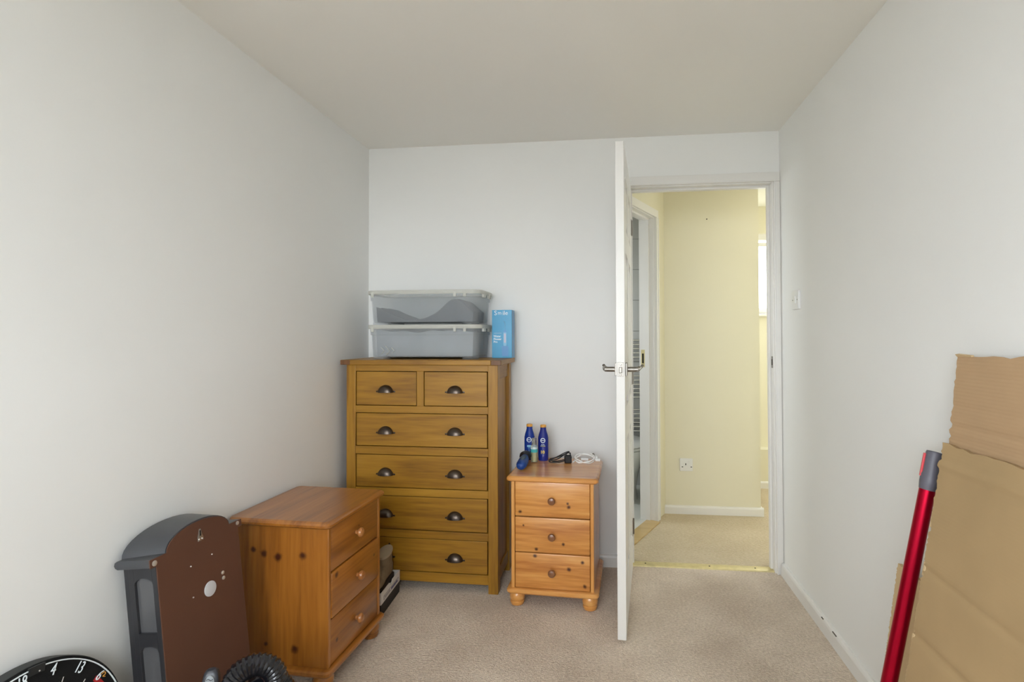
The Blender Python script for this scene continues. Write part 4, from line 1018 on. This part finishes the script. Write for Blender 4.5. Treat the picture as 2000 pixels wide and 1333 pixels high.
bm = bmesh.new(); add_prism(bm, [(-0.105+0.0105*cos(2*pi*k/24), 0.315+0.0165*sin(2*pi*k/24)) for k in range(24)], yi-0.002, yi+0.004, 'Y', 0.001); ins = obj('release_button', bm, M['vac_pale'], hn, 40)
for dz in (-0.007, 0.0, 0.007):
    tube('grip_wave', [(-0.1125+0.0025*k, yi-0.0022, 0.315+dz+0.0022*sin(k*1.1)) for k in range(7)], 0.0011, M['vac_grey'], ins, 6)
box('button_recess', -0.115, -0.095, yi-0.0005, yi+0.004, 0.20, 0.300, M['vac_pale'], hn, 0.002)

# ------------------------------------------------------------------ cardboard sheets and red wand by the right wall
def card_mat(name, rgb, fl=0.1):
    m, nt, p = new_mat(name); N = nt.nodes.new; L = nt.links.new
    tc = N('ShaderNodeTexCoord')
    n = N('ShaderNodeTexNoise'); n.inputs['Scale'].default_value = 5; n.inputs['Detail'].default_value = 5; L(tc.outputs['Object'], n.inputs['Vector'])
    r = N('ShaderNodeValToRGB'); c = s2l(rgb); e = r.color_ramp.elements
    e[0].position = 0.3; e[0].color = (*[v*0.93 for v in c], 1); e[1].position = 0.7; e[1].color = (*[v*1.06 for v in c], 1)
    L(n.outputs['Fac'], r.inputs['Fac']); L(r.outputs['Color'], p.inputs['Base Color'])
    p.inputs['Roughness'].default_value = 0.75; p.inputs['Specular IOR Level'].default_value = 0.2
    mp = N('ShaderNodeMapping'); mp.inputs['Scale'].default_value = (0.6, 0.6, 1); L(tc.outputs['Object'], mp.inputs['Vector'])
    w = N('ShaderNodeTexWave'); w.wave_type = 'BANDS'; w.bands_direction = 'Z'; w.inputs['Scale'].default_value = 38; w.inputs['Distortion'].default_value = 0.6; L(mp.outputs[0], w.inputs['Vector'])
    b = N('ShaderNodeBump'); b.inputs['Strength'].default_value = fl; b.inputs['Distance'].default_value = 0.002; L(w.outputs['Fac'], b.inputs['Height']); L(b.outputs['Normal'], p.inputs['Normal'])
    return m
M['card'] = card_mat('brown_corrugated_card', (180, 150, 116), 0.17); M['card2'] = card_mat('brown_corrugated_card_front', (172, 146, 108), 0.03); M['card_edge'] = plain('torn_card_edge', (206, 180, 140), 0.9)
def sheet(name, label, far_top, length, height, yaw, lean, thick, mat, creases, rag, seed, dips=()):
    """local x runs from the far edge towards the camera, z up the sheet from the floor, y is the back"""
    rnd = random.Random(seed)
    t = thing(name, label, 'cardboard', (0, 0, 0), (0, 0, 0), 'cardboard leaning on the right wall')
    # axes: x towards camera, z up leaning to the wall (+x world)
    ex = Vector((sin(yaw), -cos(yaw), 0)); side = Vector((cos(yaw), sin(yaw), 0)); ez = (side*sin(lean)+Vector((0, 0, cos(lean)))).normalized(); ey = ez.cross(ex)
    t.rotation_euler = Matrix((ex, ey, ez)).transposed().to_euler()
    base = Vector(far_top)-ez*height; t.location = base
    nx, nz = 24, 160
    bm = bmesh.new(); Fv, Bv = [], []
    for j in range(nz+1):
        z = height*j/nz; fr, bk = [], []
        jit = rnd.uniform(-rag, rag)*(1 if rnd.random() < 0.6 else 2)
        for i in range(nx+1):
            x = length*i/nx; y = 0.0
            for (cz_, dep, wd, slope) in creases:
                y += dep*math.exp(-((z-cz_-slope*x)/wd)**2)
            zz = z
            if i == 0: x += jit
            if j == nz: zz += rnd.uniform(-rag, rag)*1.2 + sum(d*math.exp(-((x-c)/w)**2) for c, w, d in dips)
            fr.append((x, y, zz)); bk.append((x, y+thick, zz))
        Fv.append([bm.verts.new(p) for p in fr]); Bv.append([bm.verts.new(p) for p in bk])
    for j in range(nz):
        for i in range(nx):
            bm.faces.new((Fv[j][i], Fv[j][i+1], Fv[j+1][i+1], Fv[j+1][i])); bm.faces.new((Bv[j][i], Bv[j+1][i], Bv[j+1][i+1], Bv[j][i+1]))
        bm.faces.new((Fv[j][0], Fv[j+1][0], Bv[j+1][0], Bv[j][0])); bm.faces.new((Fv[j][nx], Bv[j][nx], Bv[j+1][nx], Fv[j+1][nx]))
    for i in range(nx):
        bm.faces.new((Fv[0][i], Bv[0][i], Bv[0][i+1], Fv[0][i+1])); bm.faces.new((Fv[nz][i], Fv[nz][i+1], Bv[nz][i+1], Bv[nz][i]))
    obj('sheet', bm, mat, t, 60)
    return t
LEAN = 0.165
s1 = sheet('cardboard_sheet', 'tall brown cardboard sheet standing highest against the right wall', (0.842, 1.405, 1.166), 0.56, 1.166/cos(0.11), 0.032, 0.11, 0.005, M['card'],
      [(1.13, 0.003, 0.004, 0), (1.115, 0.002, 0.003, 0.0), (1.00, 0.005, 0.006, 0.02), (0.975, 0.003, 0.005, 0.0), (1.05, 0.003, 0.004, 0)], 0.0022, 5, ((0.05, 0.03, -0.004), (0.16, 0.04, -0.004), (0.22, 0.06, 0.006)))
bm = bmesh.new(); add_loft(bm, [[(0.0+0.0*k, -0.001, 1.168), (0.0, 0.005, 1.168), (0.0, 0.003, 1.176), (0.0, -0.006, 1.173)] for k in (0,)] + [[(0.05, -0.001, 1.169), (0.05, 0.005, 1.169), (0.05, 0.004, 1.174), (0.05, -0.004, 1.172)]])
obj('torn_flap', bm, M['card_edge'], s1)
s2 = sheet('cardboard_sheet', 'large flattened cardboard box in front, its edge hiding part of the red tube', (0.803, 1.398, 0.950), 0.56, 0.950/cos(LEAN), 0.03, LEAN, 0.012, M['card2'],
      [(0.915, -0.004, 0.009, 0), (0.66, 0.004, 0.008, -0.05), (0.50, 0.005, 0.009, -0.02), (0.36, 0.004, 0.008, 0.03)], 0.0028, 9, ((0.03, 0.03, 0.004),))
for k in range(5):
    z = 0.25+0.13*k+0.03*sin(k*2.3)
    bm = bmesh.new(); add_box(bm, -0.006, 0.004, 0.002, 0.011, z-0.018, z+0.018, 0.002); obj('torn_ply', bm, M['card_edge'], s2)
s3 = sheet('cardboard_sheet', 'short cardboard piece low behind the red tube', (0.838, 1.682, 0.545), 0.44, 0.548/cos(0.14), 0.0, 0.14, 0.012, M['card_edge'], [(0.4, 0.001, 0.005, 0)], 0.0015, 3)

M['wand_red'] = plain('anodised_red_metal', (176, 8, 44), 0.30, metal=0.85, var=0.04, vscale=30)
M['wand_grey'] = plain('purple_grey_plastic', (96, 94, 104), 0.4)
M['button_red'] = plain('red_button_plastic', (200, 30, 44), 0.35)
wt, wbm = Vector((0.815, 1.454, 0.919)), Vector((0.630, 1.448, 0.002))
wd_ = (wt-wbm); wl = wd_.length
wand = thing('vacuum_wand', 'metallic red vacuum tube with grey connector leaning beside the cardboard', 'vacuum tube', wbm)
wand.rotation_euler = wd_.to_track_quat('Z', 'Y').to_euler()
zc_ = wl-0.088
lathe('tube', [(0.0, 0.06), (0.0172, 0.06), (0.0178, 0.064), (0.0178, zc_), (0.0, zc_)], M['wand_red'], wand, 36)
lathe('lower_connector', [(0.0, 0.0), (0.017, 0.0), (0.020, 0.006), (0.020, 0.058), (0.0178, 0.066), (0.0, 0.066)], M['wand_grey'], wand, 28)
bm = bmesh.new()
add_lathe(bm, [(0.0, zc_-0.008), (0.0186, zc_-0.008), (0.0205, zc_+0.010), (0.0205, zc_+0.030), (0.0185, zc_+0.034), (0.0185, wl-0.004), (0.0170, wl), (0.0145, wl), (0.0140, wl-0.03), (0.0, wl-0.03)], 30)
con = obj('connector', bm, M['wand_grey'], wand, 35)
bz = zc_+0.052; BTN = 335
for a, b, c, d in ((0.020, 0.0245, -0.030, 0.028),):
    aa = radians(215)
    bm = bmesh.new(); add_prism(bm, [(-0.006, -0.030), (0.006, -0.030), (0.007, -0.012), (0.0045, -0.004), (0.0055, 0.004), (0.0035, 0.010), (0.005, 0.028), (-0.006, 0.028)], 0.0165, 0.0222, 'Y', 0.001)
    o = obj('release_button', bm, M['button_red'], con, 40); o.location = (0, 0, bz); o.rotation_euler = (0, 0, radians(BTN))
